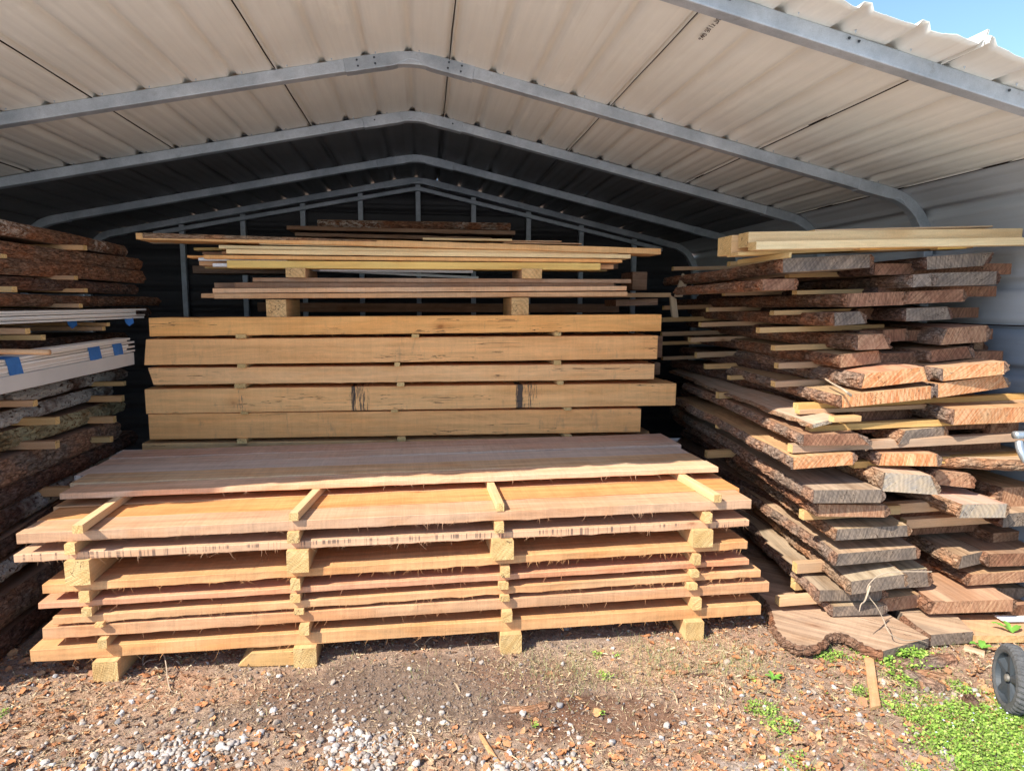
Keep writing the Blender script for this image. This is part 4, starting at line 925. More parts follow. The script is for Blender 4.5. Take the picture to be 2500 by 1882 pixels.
# cream planks on top of the right pile
GP = 'cream pine beams on top of the right pile'
def topbeam(ul, vt, vb, ur, wt, Y, dep, c, lb, mats=wp, **k):
    Y += .14
    a, b, e = PY(ul, vt, Y), PY(ul, vb, Y), PY(ur, wt, Y)
    return tag(prism('pine_beam', a, e-a, (0, dep, 0), (0, 0, -(a[2]-b[2])), mats, c, **k), lb, 'beam', GP)
topbeam(1828, 568, 604, 2497, 558, 2.80, .10, (.74, .54, .29), 'cream beam with a red knot on top of the right pile', fray=0, cut=(.0, 0))
topbeam(1847, 591, 611, 2640, 577, 2.72, .075, (.80, .60, .33), 'brightest cream beam lying in front of the knotted one', cut=(0, 0))
topbeam(1787, 574, 621, 2380, 560, 2.91, .15, (.70, .47, .24), 'thick cream beam with a sawn fuzzy left end', fray=.0, cut=(0, 0))
topbeam(1990, 561, 566, 2424, 551, 2.93, .1, (.66, .47, .29), 'thin board lying highest on the right pile')
topbeam(1803, 616, 625, 2150, 602, 2.84, .12, (.62, .43, .19), 'flat pine board beneath the cream beams')
topbeam(2100, 604, 611, 2295, 598, 2.76, .05, (.60, .34, .10), 'short orange slip under the brightest cream beam', we)
topbeam(2290, 602, 607, 2360, 600, 2.78, .05, (.60, .42, .14), 'yellow slip at the right end of the orange one')
o = prism('spacer_stick', PY(1927, 617, 2.84), (0, .5, 0), (.012, 0, 0), (0, 0, -.024), wp, (.55, .4, .18)); tag(o, 'narrow upright slip propping the cream beams', 'spacer')
# big irregular slabs lying on the ground
def poly_slab(name, px, z, t, mats, c, barkr, label, bark=B_br, seed=1, Db=(0, 0)):
    P = np.array([PZ(u, v, z) for u, v in px]); n = len(P)
    V = list(P)+[p-np.array([0, 0, t]) for p in P]; Fs = [tuple(range(n)), tuple(range(2*n-1, n-1, -1))]; mi = [0, 0]
    ar = sum(P[i][0]*P[(i+1) % n][1]-P[(i+1) % n][0]*P[i][1] for i in range(n))
    for i in range(n): j = (i+1) % n; Fs.append((i, i+n, j+n, j)); mi.append(1)
    if ar < 0: Fs = [f[::-1] for f in Fs]
    m = frame(P[0]-np.array([0, 0, t]), (.75, -.66, 0)); o = mesh(name, V, Fs, mats, mi, None, m, c); tag(o, label, 'slab', 'slabs lying on the ground under the right pile')
    for k, (i0, i1) in enumerate(barkr):
        TT = np.array(P[i0:i1+1]); d = np.gradient(TT, axis=0); N = np.stack([d[:, 1], -d[:, 0], 0*d[:, 0]], -1)*(1 if ar > 0 else -1)
        bark_strip('bark', TT, TT-np.array([0, 0, t]), N, bark, o, seed=seed+k, mw=m, thick=.010, bulge=.008, rough=.014)
    return o
lob = spline([np.array([u, v, 0]) for u, v in ((1868, 1462), (1882, 1482), (1890, 1506), (1897, 1532), (1912, 1552), (1930, 1566), (1952, 1574), (1985, 1573), (2008, 1562), (2014, 1552), (2024, 1546), (2045, 1543), (2066, 1547), (2090, 1560), (2118, 1576), (2155, 1588))], 4)
px = [(p[0]+2.2*math.sin(i*2.7)+1.5*math.sin(i*6.1), p[1]+1.6*math.sin(i*3.9+1)) for i, p in enumerate(lob)]; nb = len(px)-1
px += [(2268, 1557), (2205, 1520), (2120, 1470), (2040, 1420), (1930, 1380), (1800, 1350), (1790, 1390)]
poly_slab('live_edge_slab', px, .060, .046, [W_weath, E_gr], (.44, .30, .20), [(0, nb)], 'big wavy ground slab with a rounded lobe and a dark sawn end', B_br, 4)
poly_slab('live_edge_slab', [(2205, 1500), (2240, 1528), (2272, 1549), (2376, 1541), (2340, 1507), (2290, 1470), (2190, 1430), (2140, 1440)], .066, .055, [W_weath, E_gr], (.42, .29, .19), [(0, 2)], 'second ground slab with a grey rounded end, right of the wavy one', B_br, 9)
poly_slab('live_edge_slab', [(2330, 1500), (2376, 1551), (2560, 1551), (2560, 1530), (2480, 1500)], .045, .035, [W_fresh, E_fresh], (.54, .33, .19), [], 'low reddish board on the ground at the right edge', B_br, 9)
# strip of bark and vine hanging off the pile
vn = spline([PY(2275, 1395, 2.58), PY(2165, 1398, 2.62), PY(2122, 1425, 2.60), PY(2120, 1452, 2.58), PY(2140, 1480, 2.56), PY(2156, 1510, 2.55), PY(2172, 1545, 2.51), PY(2205, 1562, 2.5), PY(2240, 1562, 2.52), PY(2262, 1568, 2.53)], 6)
o = tube('vine', vn, .0022, M_twig, nside=6); tag(o, 'thin pale vine looping down over the lower right slabs', 'vine')
vn = spline([PY(2124, 1430, 2.59), PY(2112, 1465, 2.55), PY(2102, 1475, 2.53), PY(2098, 1492, 2.52)], 5)
o = tube('bark_strip', vn, .004, M_twig, nside=5, taper=np.linspace(1.3, .4, len(vn))); tag(o, 'curled peel of bark dangling beside the vine', 'bark')
vn = spline([PY(2015, 925, 2.98), PY(2035, 938, 2.85), PY(2060, 952, 2.7), PY(2078, 966, 2.7)], 6)
o = tube('root', vn, .006, M_twig, nside=6, taper=np.linspace(.6, 1, len(vn)), noise=.2); tag(o, 'pale root clinging across a bright orange slab end', 'root')

# ------------------------------------------------------------------ left pile
GL = 'live edge slabs of the left pile'
LS = [  # v top, v bottom at the left photo edge, Y there, angle, bark, u of the far end, extra
 (539, 570, 3.35, .0, B_li2, 300, 'thick rounded slab with flecked bark, topmost of the left pile'), (585, 618, 3.35, .06, B_br, 335, 'brown barked slab, second from the top of the left pile'), (629, 664, 3.35, .08, B_br, 345, 'brown barked slab, third from the top of the left pile'),
 (674, 701, 3.35, .06, B_dk, 330, 'dark barked slab, fourth from the top of the left pile'), (715, 741, 3.35, .03, B_br, 384, 'long barked slab, fifth from the top of the left pile'), (753, 785, 3.40, .03, B_dk, 360, 'dark slab just above the white strips, left pile'),
 (835, 862, 3.45, .02, B_dk, 300, 'dark slab between the two white bundles, left pile'), (900, 930, 3.45, .0, B_dk, 300, 'dark slab hidden behind the big white bundle, left pile'),
 (965, 992, 3.34, .0, B_li, 300, 'slab with pale lichen right below the white bundle, left pile'), (1006, 1036, 3.32, -.02, B_li, 270, 'slab with heavy white lichen, second below the white bundle'),
 (1056, 1092, 3.30, .03, B_mo, 300, 'slab with mossy yellow bark, third below the white bundle'), (1128, 1178, 3.22, .02, B_gr, 285, 'thick slab with shaggy grey bark, fourth below the white bundle'),
 (1194, 1232, 3.20, .0, B_dk, 330, 'dark slab with rough black bark, fifth below the white bundle'), (1250, 1288, 3.16, -.06, B_li, 150, 'blackish slab with silver lichen, sixth below the white bundle'),
 (1320, 1352, 3.12, -.06, B_dk, 150, 'dark slab, seventh below the white bundle in the left pile'), (1378, 1412, 3.08, -.04, B_li, 160, 'dark slab with a lichen patch, eighth below the white bundle'),
 (1462, 1520, 3.02, .0, B_gr, 200, 'wide dusty brown slab near the ground, left pile'), (1560, 1600, 2.98, .0, B_dk, 200, 'dark slab lying on the ground, left pile')]
for i, (vt, vb, Y, a, bk, ub, lb) in enumerate(LS):
    P, Pb = PY(0, vt, Y), PY(0, vb, Y); D = np.array([math.sin(a), math.cos(a), 0]); t = min((P[2]-Pb[2])*1.2, P[2]+.002); back = Y-2.62-(i % 3)*.04
    L2 = run_to_u(P, D, ub); L2 = min(2.4, max(1.0, L2)); P0 = P-D*back/D[1]
    W = .55; P0 = P0-np.array([W, 0, 0])
    lc = (.26+.10*(i > 9), .165+.065*(i > 9), .115+.045*(i > 9))
    slab('live_edge_slab', P0, (W, 0, 0), D, back+L2, t, [W_slab, E_br], lc, bk, lb, GL, bevL=(0, 0), bevR=(.012 if i > 8 else 0, .0), wav=.02, seed=i*3.3+.7, rough=.013, barkL=False)
LSt = [(203, 599, 611), (180, 674, 684), (28, 700, 714), (205, 705, 715), (192, 741, 751), (300, 931, 942), (296, 966, 981), (79, 976, 991), (134, 1018, 1036), (276, 1018, 1034), (134, 1077, 1096), (268, 1066, 1080), (168, 1190, 1212), (61, 803, 817), (99, 817, 830), (260, 788, 797), (249, 797, 807), (2, 618, 628)]
for i, (u, vt, vb) in enumerate(LSt):
    X = -1.80; a, b = PX(u, vt, X), PX(u, vb, X)
    o = prism('spacer_stick', a-np.array([.75, 0, 0]), (.75, 0, 0), (0, .04, 0), (0, 0, -(a[2]-b[2])), wp, [(.54, .31, .15), (.42, .25, .14), (.46, .30, .14)][i % 3]); 
    tag(o, ['brown stick end under the topmost left slab', 'stick end under the third left slab', 'orange stick end at the left edge under the fourth left slab', 'stick end under the fourth left slab beside the far end', 'stick end under the fifth left slab',
            'thin grey stick below the far end of the white bundle', 'greyish pink stick below the second lichen slab', 'small tan stick between the two lichen slabs', 'long tan stick lying on the mossy slab', 'tan stick right end on the mossy slab',
            'reddish stick on the shaggy grey slab', 'yellow stick on the shaggy grey slab', 'yellow stick under the left end of the front stack top', 'upper tan board end between the white bundles', 'lower tan board end between the white bundles',
            'shaded board end behind the blue tape tail', 'second shaded board end behind the blue tape tail', 'stick tip at the photo edge under the second left slab'][i], 'spacer', 'spacer sticks of the left pile')
# white primed trim bundles held with blue tape
def bundle(label, P0, D, n, w, t, L, cols, extra=None, tapes=(), seed=0):
    m = frame(P0, D); e = empty('trim_bundle', mat=m); tag(e, label, 'trim bundle', 'bundles of white trim held with blue tape')
    D = np.array(D, float); D /= np.linalg.norm(D); r = np.array([D[1], -D[0], 0]); r /= np.linalg.norm(r)
    for i in range(n):
        a = np.array(P0)+np.array([0, 0, t*(n-i)-.0008])+D*random.uniform(-.02, .05)+r*random.uniform(-.004, .004)-r*w
        prism('trim_board', a, D*(L+random.uniform(-.12, .0)), -r*w*-1, (0, 0, -(t-.0016)), ww, cols[i % len(cols)], parent=None, wob=.0008, bevel=.0008).name
        o = COL.objects[-1]; mwk = o.matrix_basis.copy(); o.parent = e; o.matrix_basis = m.inverted() @ mwk
    return e, D, r
wc = [(.74, .69, .62), (.68, .62, .55), (.76, .72, .66), (.66, .58, .50)]
a = PY(0, 922, 3.08); b = PY(340, 856, 4.20); D = b-a; L = np.linalg.norm(D); D /= L; P0 = a-D*.35
e, D, r = bundle('large bundle of white primed trim boards on a white box, taped in blue, left pile', P0, D, 6, .14, .0125, L+.33, wc)
m = e.matrix_basis.copy()
o = prism('packing_box', np.array(P0)-r*.15+np.array([0, 0, -.001]), D*(L+.28), r*.155, (0, 0, -.072), [M_box, M_box], (.8, .8, .8), wob=.002); mwk = o.matrix_basis.copy(); o.parent = e; o.matrix_basis = m.inverted() @ mwk
for tt in ((.0, .05), (.60, .66), (.88, .94)):
    pr = []
    s0 = .35+(L)*tt[0]; 
    # u positions of tape measured on the stack
for (u0, wdt) in ((34, .085), (230, .105), (286, .09)):
    s0 = run_to_u(np.array(P0)+np.array([0, 0, .05]), D, u0); V = []; Fs = []
    prof = [(.003, -.006), (.004, .04), (.003, .0765), (-.05, .0785), (-.144, .078), (-.146, -.004)]; k = 7
    for i in range(k):
        s_ = s0+wdt*(i/(k-1)-.5)
        for j, (x, z) in enumerate(prof): V.append(np.array(P0)+D*(s_+.02*(z-.03)/.07*-1)+r*(x+.001*random.random())+np.array([0, 0, z]))
    q = len(prof); Fs = [(i*q+j, i*q+j+1, (i+1)*q+j+1, (i+1)*q+j) for i in range(k-1) for j in range(q-1)]
    o = mesh('tape_strip', V, Fs, M_tape, None, e, m); md = o.modifiers.new('s', 'SOLIDIFY'); md.thickness = .0012; md.offset = 1
# second short stack taped on top
a = PY(105, 852, 3.28); b = PY(335, 822, 4.2); D2 = b-a; L2 = np.linalg.norm(D2); D2 /= L2
for i in range(2):
    o = prism('trim_board', a-r*.07+np.array([0, 0, -.013*i]), D2*(L2-.1-.04*i), r*.075, (0, 0, -.011), ww, wc[i], wob=.001); mwk = o.matrix_basis.copy(); o.parent = e; o.matrix_basis = m.inverted() @ mwk
a = PY(0, 792, 3.25); b = PY(359, 776, 4.35); D3 = b-a; L3 = np.linalg.norm(D3); D3 /= L3
e2, D3, r3 = bundle('thin bundle of loose white strips below the upper left slabs', a-D3*.4, D3, 5, .12, .0115, L3+.4, wc)
m2 = e2.matrix_basis.copy()
for (u0, v0) in ((172, 780), (312, 776)):
    c = PY(u0, v0, 3.82 if u0 < 200 else 4.2); V = [c+np.array([x, y, z]) for (x, y, z) in ((-.02, 0, .0), (.025, .01, .0), (.03, .005, -.03), (.01, -.01, -.05), (-.012, -.004, -.03))]
    o = mesh('tape_strip', V, [(0, 1, 2, 4), (4, 2, 3)], M_tape, None, e2, m2); md = o.modifiers.new('s', 'SOLIDIFY'); md.thickness = .001
a, b = PY(-20, 858, 3.05), PY(122, 860, 3.05)
o = tube('wooden_stake', lin(a, b), .0125, W_fresh, color=(.58, .33, .17), nside=7); tag(o, 'reddish pole end resting on the large white bundle', 'stake')

# ------------------------------------------------------------------ wheel and tubes of a cart at the right edge
wc_ = PZ(2470, 1656, .126); ax = np.array([-.89, .42, .05]); ax /= np.linalg.norm(ax)
cart = empty('hand_cart', wc_); tag(cart, 'black wheeled hand cart standing at the right edge of the photo', 'hand cart'); CW = Matrix.Translation(wc_)
fwd = np.cross([0, 0, 1], ax); fwd /= np.linalg.norm(fwd); upv = np.cross(ax, fwd)
def wheelpt(r, th, h): return wc_+ (fwd*math.cos(th)+upv*math.sin(th))*r+ax*h
wh = empty('wheel', mat=Matrix.Identity(4)); wh.parent = cart
prof = [(.094, .022), (.104, .026), (.116, .024), (.1235, .016), (.126, .0), (.1235, -.016), (.116, -.024), (.104, -.026), (.094, -.022)]
V = []; Fs = []; N = 144
for i in range(N):
    th = 2*math.pi*i/N; tr = (.0045 if (i//2) % 2 else 0)
    for j, (r_, h) in enumerate(prof): V.append(wheelpt(r_+(tr if 2 <= j <= 6 else 0)+(.0012*random.uniform(-1, 1) if 1 < j < 7 else 0), th+(.02*(1 if h > 0 else -1)), h))
q = len(prof); Fs = [(i*q+j, i*q+(j+1) % q, ((i+1) % N)*q+(j+1) % q, ((i+1) % N)*q+j) for i in range(N) for j in range(q)]
mesh('tyre', V, Fs, M_rubber, None, wh, CW)
V = []; Fs = []; N = 60
for i in range(N):
    th = 2*math.pi*i/N
    for (r_, h) in ((.096, .021), (.092, .021), (.088, .004), (.030, .002), (.022, .012), (.022, -.02), (.096, -.02)): V.append(wheelpt(r_, th, h))
q = 7; Fs = [(i*q+j, i*q+(j+1) % q, ((i+1) % N)*q+(j+1) % q, ((i+1) % N)*q+j) for i in range(N) for j in range(q)]
for k in range(5):
    th = 2*math.pi*k/5+.35; n0 = len(V)
    for (r_, dt, h) in ((.024, -.45, .013), (.024, .45, .013), (.091, .07, .019), (.091, -.07, .019), (.024, -.9, .003), (.024, .9, .003), (.09, .30, .003), (.09, -.30, .003)): V.append(wheelpt(r_, th+dt, h))
    for f in ((0, 1, 2, 3), (0, 3, 7, 4), (1, 5, 6, 2), (3, 2, 6, 7)): Fs.append(tuple(n0+x for x in f))
mesh('rim', V, Fs, M_rim, None, wh, CW)
V = []; Fs = []; N = 20
for i in range(N):
    th = 2*math.pi*i/N
    for (r_, h) in ((.015, .012), (.014, .02), (.006, .024)): V.append(wheelpt(r_, th, h))
Fs = [(i*3+j, i*3+j+1, ((i+1) % N)*3+j+1, ((i+1) % N)*3+j) for i in range(N) for j in range(2)]+[tuple(i*3+2 for i in range(N))]
mesh('hub_cap', V, Fs, M_hub, None, wh, CW)
tube('axle', lin(wc_-ax*.02, wc_-ax*.42, 2), .008, M_hub, cart)
p0 = PY(2507, 1640, 2.36); p1 = PY(2506, 1520, 2.36)
tube('frame_leg', lin(wc_-ax*.05+np.array([.03, 0, .0]), [p1[0], p1[1], .95], 6), .013, M_rim, cart)
tube('frame_leg', lin(wc_-ax*.36+np.array([.03, 0, .0]), np.array([p1[0], p1[1], .95])-ax*.33, 6), .013, M_rim, cart)
h0 = PY(2476, 1062, 2.50)
tube('handle', spline([h0, h0+np.array([.12, -.01, .0]), h0+np.array([.3, -.02, -.02])], 5), .017, M_pipe, cart, nside=14)
tube('handle_brace', spline([PY(2488, 1078, 2.5), PY(2492, 1100, 2.48), PY(2512, 1130, 2.45), [p1[0]+.02, p1[1], .9]], 5), .016, M_pipe, cart, nside=14)
# white plastic scrap
o = prism('plastic_scrap', PZ(2450, 1522, .05)+np.array([0, 0, .012]), (.22, -.02, -.004), (0, .05, .004), (0, 0, -.004), ww, (.8, .8, .82), n=6, wob=.003, bevel=.001); tag(o, 'white plastic scrap lying on the low reddish board', 'scrap')

# ------------------------------------------------------------------ debris on the ground
def gz(p): return float(gheight(np.array([p[0]]), np.array([p[1]]))[0])
def onground(u, v, h=0): p = PZ(u, v, 0); p[2] = gz(p)+h; return p
def stick(name, pts, r, lb, mat=M_twig, cat='twig', hs=None, ns=6, tp=None, color=None):
    P = spline([onground(u, v, (hs[i] if hs else r*.8)) for i, (u, v) in enumerate(pts)], 5)
    o = tube(name, P, r, mat, nside=ns, taper=tp if tp is not None else np.linspace(1, .6, len(P)), noise=.12, color=color); return tag(o, lb, cat)
stick('twig', [(350, 1626), (352, 1616), (375, 1612), (400, 1622), (407, 1645), (410, 1668), (418, 1688), (440, 1695)], .0028, 'pale curved twig arching over the dirt in front of the left block', hs=[.01, .03, .045, .05, .04, .02, .006, .004])
stick('twig', [(348, 1628), (362, 1622), (385, 1620)], .002, 'short pale side twig beside the arching one', hs=[.01, .02, .02])
stick('twig', [(1142, 1582), (1150, 1610), (1143, 1650)], .0013, 'hair thin pale straw standing left of the third ground block', hs=[.02, .015, .004])
def chunk(name, pts, w, h, mat, lb, cat, seed, color=(.5, .35, .2)):
    """flattened rough piece of bark or wood lying along pts (pixels on the ground)"""
    P = np.array(spline([onground(u, v, h*.45) for u, v in pts], 8)); n = len(P); ns = 14; V = []
    d = np.gradient(P, axis=0); d /= np.linalg.norm(d, axis=1)[:, None]
    for i in range(n):
        s = np.array([d[i][1], -d[i][0], 0]); e = min(1, .35+min(i, n-1-i)*.22)
        for k in range(ns):
            th = 2*math.pi*k/ns; q = np.array([[i*.35+seed, math.cos(th)*2, math.sin(th)*2]]); rr = 1+.45*float(fbm(q, 3)[0])+.18*float(fbm(q*5, 2)[0])
            V.append(P[i]+s*math.cos(th)*w*rr*e+np.array([0, 0, 1])*math.sin(th)*h*rr*e)
    Fs = [(i*ns+k, (i+1)*ns+k, (i+1)*ns+(k+1) % ns, i*ns+(k+1) % ns) for i in range(n-1) for k in range(ns)]+[tuple(range(ns)), tuple((n-1)*ns+k for k in range(ns-1, -1, -1))]
    o = mesh(name, V, Fs, mat, None, None, frame(P[0], P[-1]-P[0]), color); return tag(o, lb, cat)
chunk('bark_piece', [(1218, 1730), (1265, 1733), (1310, 1728), (1340, 1714)], .017, .011, B_fib, 'curved tan bark piece on the dirt below the third ground block', 'bark', 3)
chunk('bark_piece', [(2178, 1618), (2230, 1622), (2290, 1616), (2330, 1608)], .036, .024, B_gr, 'long rough bark piece under the dark slab end', 'bark', 5)
chunk('bark_piece', [(2205, 1640), (2240, 1658), (2280, 1676), (2305, 1690)], .026, .02, B_gr, 'dark pointed bark piece slanting toward the wheel', 'bark', 8)
chunk('bark_piece', [(2235, 1638), (2290, 1650), (2345, 1664)], .022, .014, B_fib, 'slim reddish bark piece between the two rough ones', 'bark', 12)
chunk('bark_piece', [(2360, 1700), (2375, 1722), (2384, 1738)], .024, .018, B_dk, 'black bark lump in the clover left of the wheel', 'bark', 15)
chunk('bark_piece', [(1690, 1650), (1710, 1645), (1730, 1643)], .009, .007, B_dk, 'small dark purple bark crumb on the bare dirt', 'bark', 17)
chunk('wood_sliver', [(1170, 1790), (1195, 1830), (1230, 1884)], .009, .006, W_fresh, 'orange wood sliver on the gravel at the bottom', 'sliver', 20, (.55, .32, .16))
chunk('wood_sliver', [(1135, 1792), (1148, 1830), (1158, 1878)], .008, .005, B_fib, 'brown wood sliver left of the orange one on the gravel', 'sliver', 22)
chunk('bark_piece', [(1690, 1842), (1715, 1835), (1742, 1825)], .016, .005, B_fib, 'flat reddish bark flake on the litter at the bottom', 'bark', 25)
a, b = onground(2118, 1598, .01), onground(2137, 1733, .012); A = b-a; A /= np.linalg.norm(A); A = (b-a)
o = prism('wood_stake', a-np.array([.02, 0, -.006]), A, (.05, .01, 0), (0, 0, -.014), we, (.56, .33, .18), wob=.002, cut=(0, 0)); tag(o, 'flat tan stake lying on the litter below the dark slab end', 'stake')
a = onground(2352, 1590, .02); o = prism('wood_offcut', a, (.05, -.06, 0), (.03, .03, 0), (0, 0, -.03), we, (.5, .36, .24)); tag(o, 'small square wood offcut under the second ground slab', 'offcut')
a, b = onground(2388, 1660, .008), onground(2440, 1780, .008)
o = prism('wood_batten', a, b-a, (.04, .015, 0), (0, 0, -.012), we, (.56, .36, .2)); tag(o, 'narrow batten half buried in clover beside the wheel', 'batten')

# ------------------------------------------------------------------ loose ground cover
def inside_any(X, Y):
    m = np.zeros_like(X, bool)
    m |= (Y > 2.74) & (X > -1.62) & (X < 1.62) & (Y < 3.6) & False
    return m
def scatter(n, dens, box=(-2.3, 2.9, 1.55, 3.1)):
    out = []
    while len(out) < n:
        X = RNG.uniform(box[0], box[1], 20000); Y = RNG.uniform(box[2], box[3], 20000); p = dens(X, Y)
        k = RNG.random(20000) < p; out += list(zip(X[k], Y[k]))
        if k.sum() == 0: break
    out = np.array(out[:n]); return out, gheight(out[:, 0], out[:, 1])
def sm(x, a, b): t = np.clip((x-a)/(b-a), 0, 1); return t*t*(3-2*t)
def nz(X, Y, s, o=3, k=0): return fbm(np.stack([X*s, Y*s, X*0+k], -1), o)
def rotm(n, tilt):
    a = RNG.uniform(0, 2*np.pi, n); t = RNG.normal(0, tilt, n); u = RNG.normal(0, tilt, n)
    ca, sa = np.cos(a), np.sin(a); ct, st = np.cos(t), np.sin(t); cu, su = np.cos(u), np.sin(u)
    Rz = np.zeros((n, 3, 3)); Rz[:, 0, 0] = ca; Rz[:, 0, 1] = -sa; Rz[:, 1, 0] = sa; Rz[:, 1, 1] = ca; Rz[:, 2, 2] = 1
    Rx = np.zeros((n, 3, 3)); Rx[:, 0, 0] = 1; Rx[:, 1, 1] = ct; Rx[:, 1, 2] = -st; Rx[:, 2, 1] = st; Rx[:, 2, 2] = ct
    Ry = np.zeros((n, 3, 3)); Ry[:, 1, 1] = 1; Ry[:, 0, 0] = cu; Ry[:, 0, 2] = su; Ry[:, 2, 0] = -su; Ry[:, 2, 2] = cu
    return Rz @ Rx @ Ry
def instance(base, faces, pts, R, S, jitter=0):
    n = len(pts); V = base[None]*S[:, None, :]
    if jitter is not None and not np.isscalar(jitter): V = V+jitter
    V = np.einsum('nij,nkj->nki', R, V)+pts[:, None]
    Fs = (faces[None]+np.arange(n)[:, None, None]*len(base)).reshape(-1, faces.shape[1]); return V.reshape(-1, 3), Fs
import bmesh
bm = bmesh.new(); bmesh.ops.create_icosphere(bm, subdivisions=2, radius=1); ico = np.array([v.co[:] for v in bm.verts]); icof = np.array([[v.index for v in f.verts] for f in bm.faces]); bm.free()
def gd(X, Y):      # gravel density: thick at the bottom middle, thin elsewhere
    w = nz(X, Y, 3, 3)*.16
    core = sm(-Y+w, -2.36, -2.14)*sm(X, -1.6, -1.2)*(1-sm(X+w, .30, .62))
    mid = np.exp(-((Y-2.38)/.16)**2)*.16*sm(nz(X, Y, 4, 3, 3), -.1, .25)
    return np.clip(core*.9*sm(nz(X, Y, 6, 4), -.35, .25)+.010+mid*.4*sm(-X, -.9, .3)+.05*(sm(X, .6, 1.2)*sm(-Y, -2.4, -2.2)), 0, 1)
pts, z = scatter(6000, gd); n = len(pts); sz = np.clip(RNG.lognormal(math.log(.0078), .46, n), .003, .017)
S = np.stack([sz, sz*RNG.uniform(.6, .95, n), sz*RNG.uniform(.45, .8, n)], -1)
jit = np.zeros((n, len(ico), 3))
q = ico[None]*1.4+RNG.uniform(0, 90, (n, 1, 3)); d = vnoise(q)*.5+vnoise(q*2.3)*.2
jit = ico[None]*d[..., None]*sz[:, None, None]
facet = np.sign(ico)*np.minimum(np.abs(ico), .72)
V, Fs = instance(facet, icof, np.c_[pts, z+sz*.25], rotm(n, .3), S, jit*.8)
o = mesh('gravel', V, Fs, M_gravel); tag(o, 'loose white and grey gravel scattered over the foreground dirt', 'gravel', kind='stuff')
# leaf and bark litter: curled oval flakes
lf = []; 
for i in range(7):
    t = i/6; w = math.sin(math.pi*min(.97, t+.03))**.7*.42
    for k in (-1, 0, 1): lf.append((t-.5, w*k, .10*abs(k)+.25*(t-.5)**2))
lf = np.array(lf); lff = np.array([[i*3+k, (i+1)*3+k, (i+1)*3+k+1, i*3+k+1] for i in range(6) for k in (0, 1)])
def ld(X, Y):
    w = nz(X, Y, 2.5, 4, 4); patch = sm(w, -.25, .25)
    a = sm(-Y, -2.42, -2.12)*.62+.06
    bare = np.exp(-(((X-.05)/.85)**2+((Y-2.50)/.24)**2)**1.5); bare2 = np.exp(-(((X-.6)/.35)**2+((Y-2.24)/.12)**2)); bare3 = np.exp(-(((X-1.2)/.35)**2+((Y-2.72)/.10)**2))
    r = sm(X, .8, 1.3)*.55; l = sm(-X, .6, 1.4)*.55
    return np.clip((a*(.25+patch)+r+l)*(1-.96*bare)*(1-.9*bare2)*(1-.8*bare3), 0, 1)
pts, z = scatter(10500, ld); n = len(pts); sz = np.clip(RNG.lognormal(math.log(.021), .45, n), .006, .055)
S = np.stack([sz, sz*RNG.uniform(.35, 1.0, n), sz*RNG.uniform(-.6, 1.3, n)], -1)
V, Fs = instance(lf, lff, np.c_[pts, z+RNG.uniform(.001, .007, n)], rotm(n, .32), S, RNG.normal(0, .06, (n, len(lf), 3))*sz[:, None, None])
o = mesh('leaf_litter', V, Fs, M_chip); tag(o, 'reddish brown dead leaves and bark chips over the ground', 'leaf litter', kind='stuff')
# straw
st = np.array([(x, w, 0.22*math.sin(x*3.0)) for x in np.linspace(-.5, .5, 5) for w in (-.012, .012)]); st = np.r_[st, st+np.array([0, 0, .02])]
stf = np.array([[i*2, i*2+1, i*2+3, i*2+2] for i in range(4)]+[[10+i*2, 10+i*2+1, 10+i*2+3, 10+i*2+2] for i in range(4)])
def sd(X, Y):
    w = nz(X, Y, 3.1, 4, 9); bare = np.exp(-(((X+.1)/.5)**2+((Y-2.50)/.16)**2)**2)
    tuft = np.exp(-(((X-.95)/.55)**2+((Y-2.55)/.17)**2))*.8
    return np.clip((.45+w*.8)*(1-.85*bare)*.6+tuft*.6, 0, 1)
pts, z = scatter(20000, sd); n = len(pts); sz = np.clip(RNG.lognormal(math.log(.022), .5, n), .006, .09)
S = np.stack([sz, np.full(n, .05)*RNG.uniform(.5, 1.3, n), sz*RNG.uniform(-1, 1, n)], -1); S[:, 1] = np.clip(S[:, 1], .02, .06)
V, Fs = instance(st, stf, np.c_[pts, z+RNG.uniform(.002, .008, n)], rotm(n, .2), S, RNG.normal(0, .05, (n, len(st)//2, 3)).repeat(1, 1)[:, np.r_[0:10, 0:10]]*sz[:, None, None]*.6)
o = mesh('dry_straw', V, Fs, M_straw); tag(o, 'dry straw and pine needles strewn over the dirt', 'straw', kind='stuff')
# soil crumbs
def cd(X, Y): return np.clip(.18+.8*np.exp(-(((X+.05)/.75)**2+((Y-2.48)/.22)**2))+.2*(nz(X, Y, 5, 3, 2)), 0, 1)
bm = bmesh.new(); bmesh.ops.create_icosphere(bm, subdivisions=1, radius=1); ic1 = np.array([v.co[:] for v in bm.verts]); ic1f = np.array([[v.index for v in f.verts] for f in bm.faces]); bm.free()
pts, z = scatter(16000, cd); n = len(pts); sz = np.clip(RNG.lognormal(math.log(.0026), .55, n), .001, .011)
S = np.stack([sz, sz*RNG.uniform(.6, 1, n), sz*RNG.uniform(.5, .9, n)], -1)
V, Fs = instance(ic1, ic1f, np.c_[pts, z+sz*.2], rotm(n, .5), S, RNG.normal(0, .18, (n, len(ic1), 3))*sz[:, None, None])
M_crumb = island_mat('soil_crumb', [(0, (.13, .095, .075)), (.5, (.22, .165, .13)), (.85, (.15, .125, .11)), (1, (.34, .27, .21))])
o = mesh('soil_crumbs', V, Fs, M_crumb); tag(o, 'crumbs of dark soil on the bare patch in front of the stack', 'soil crumbs', kind='stuff')
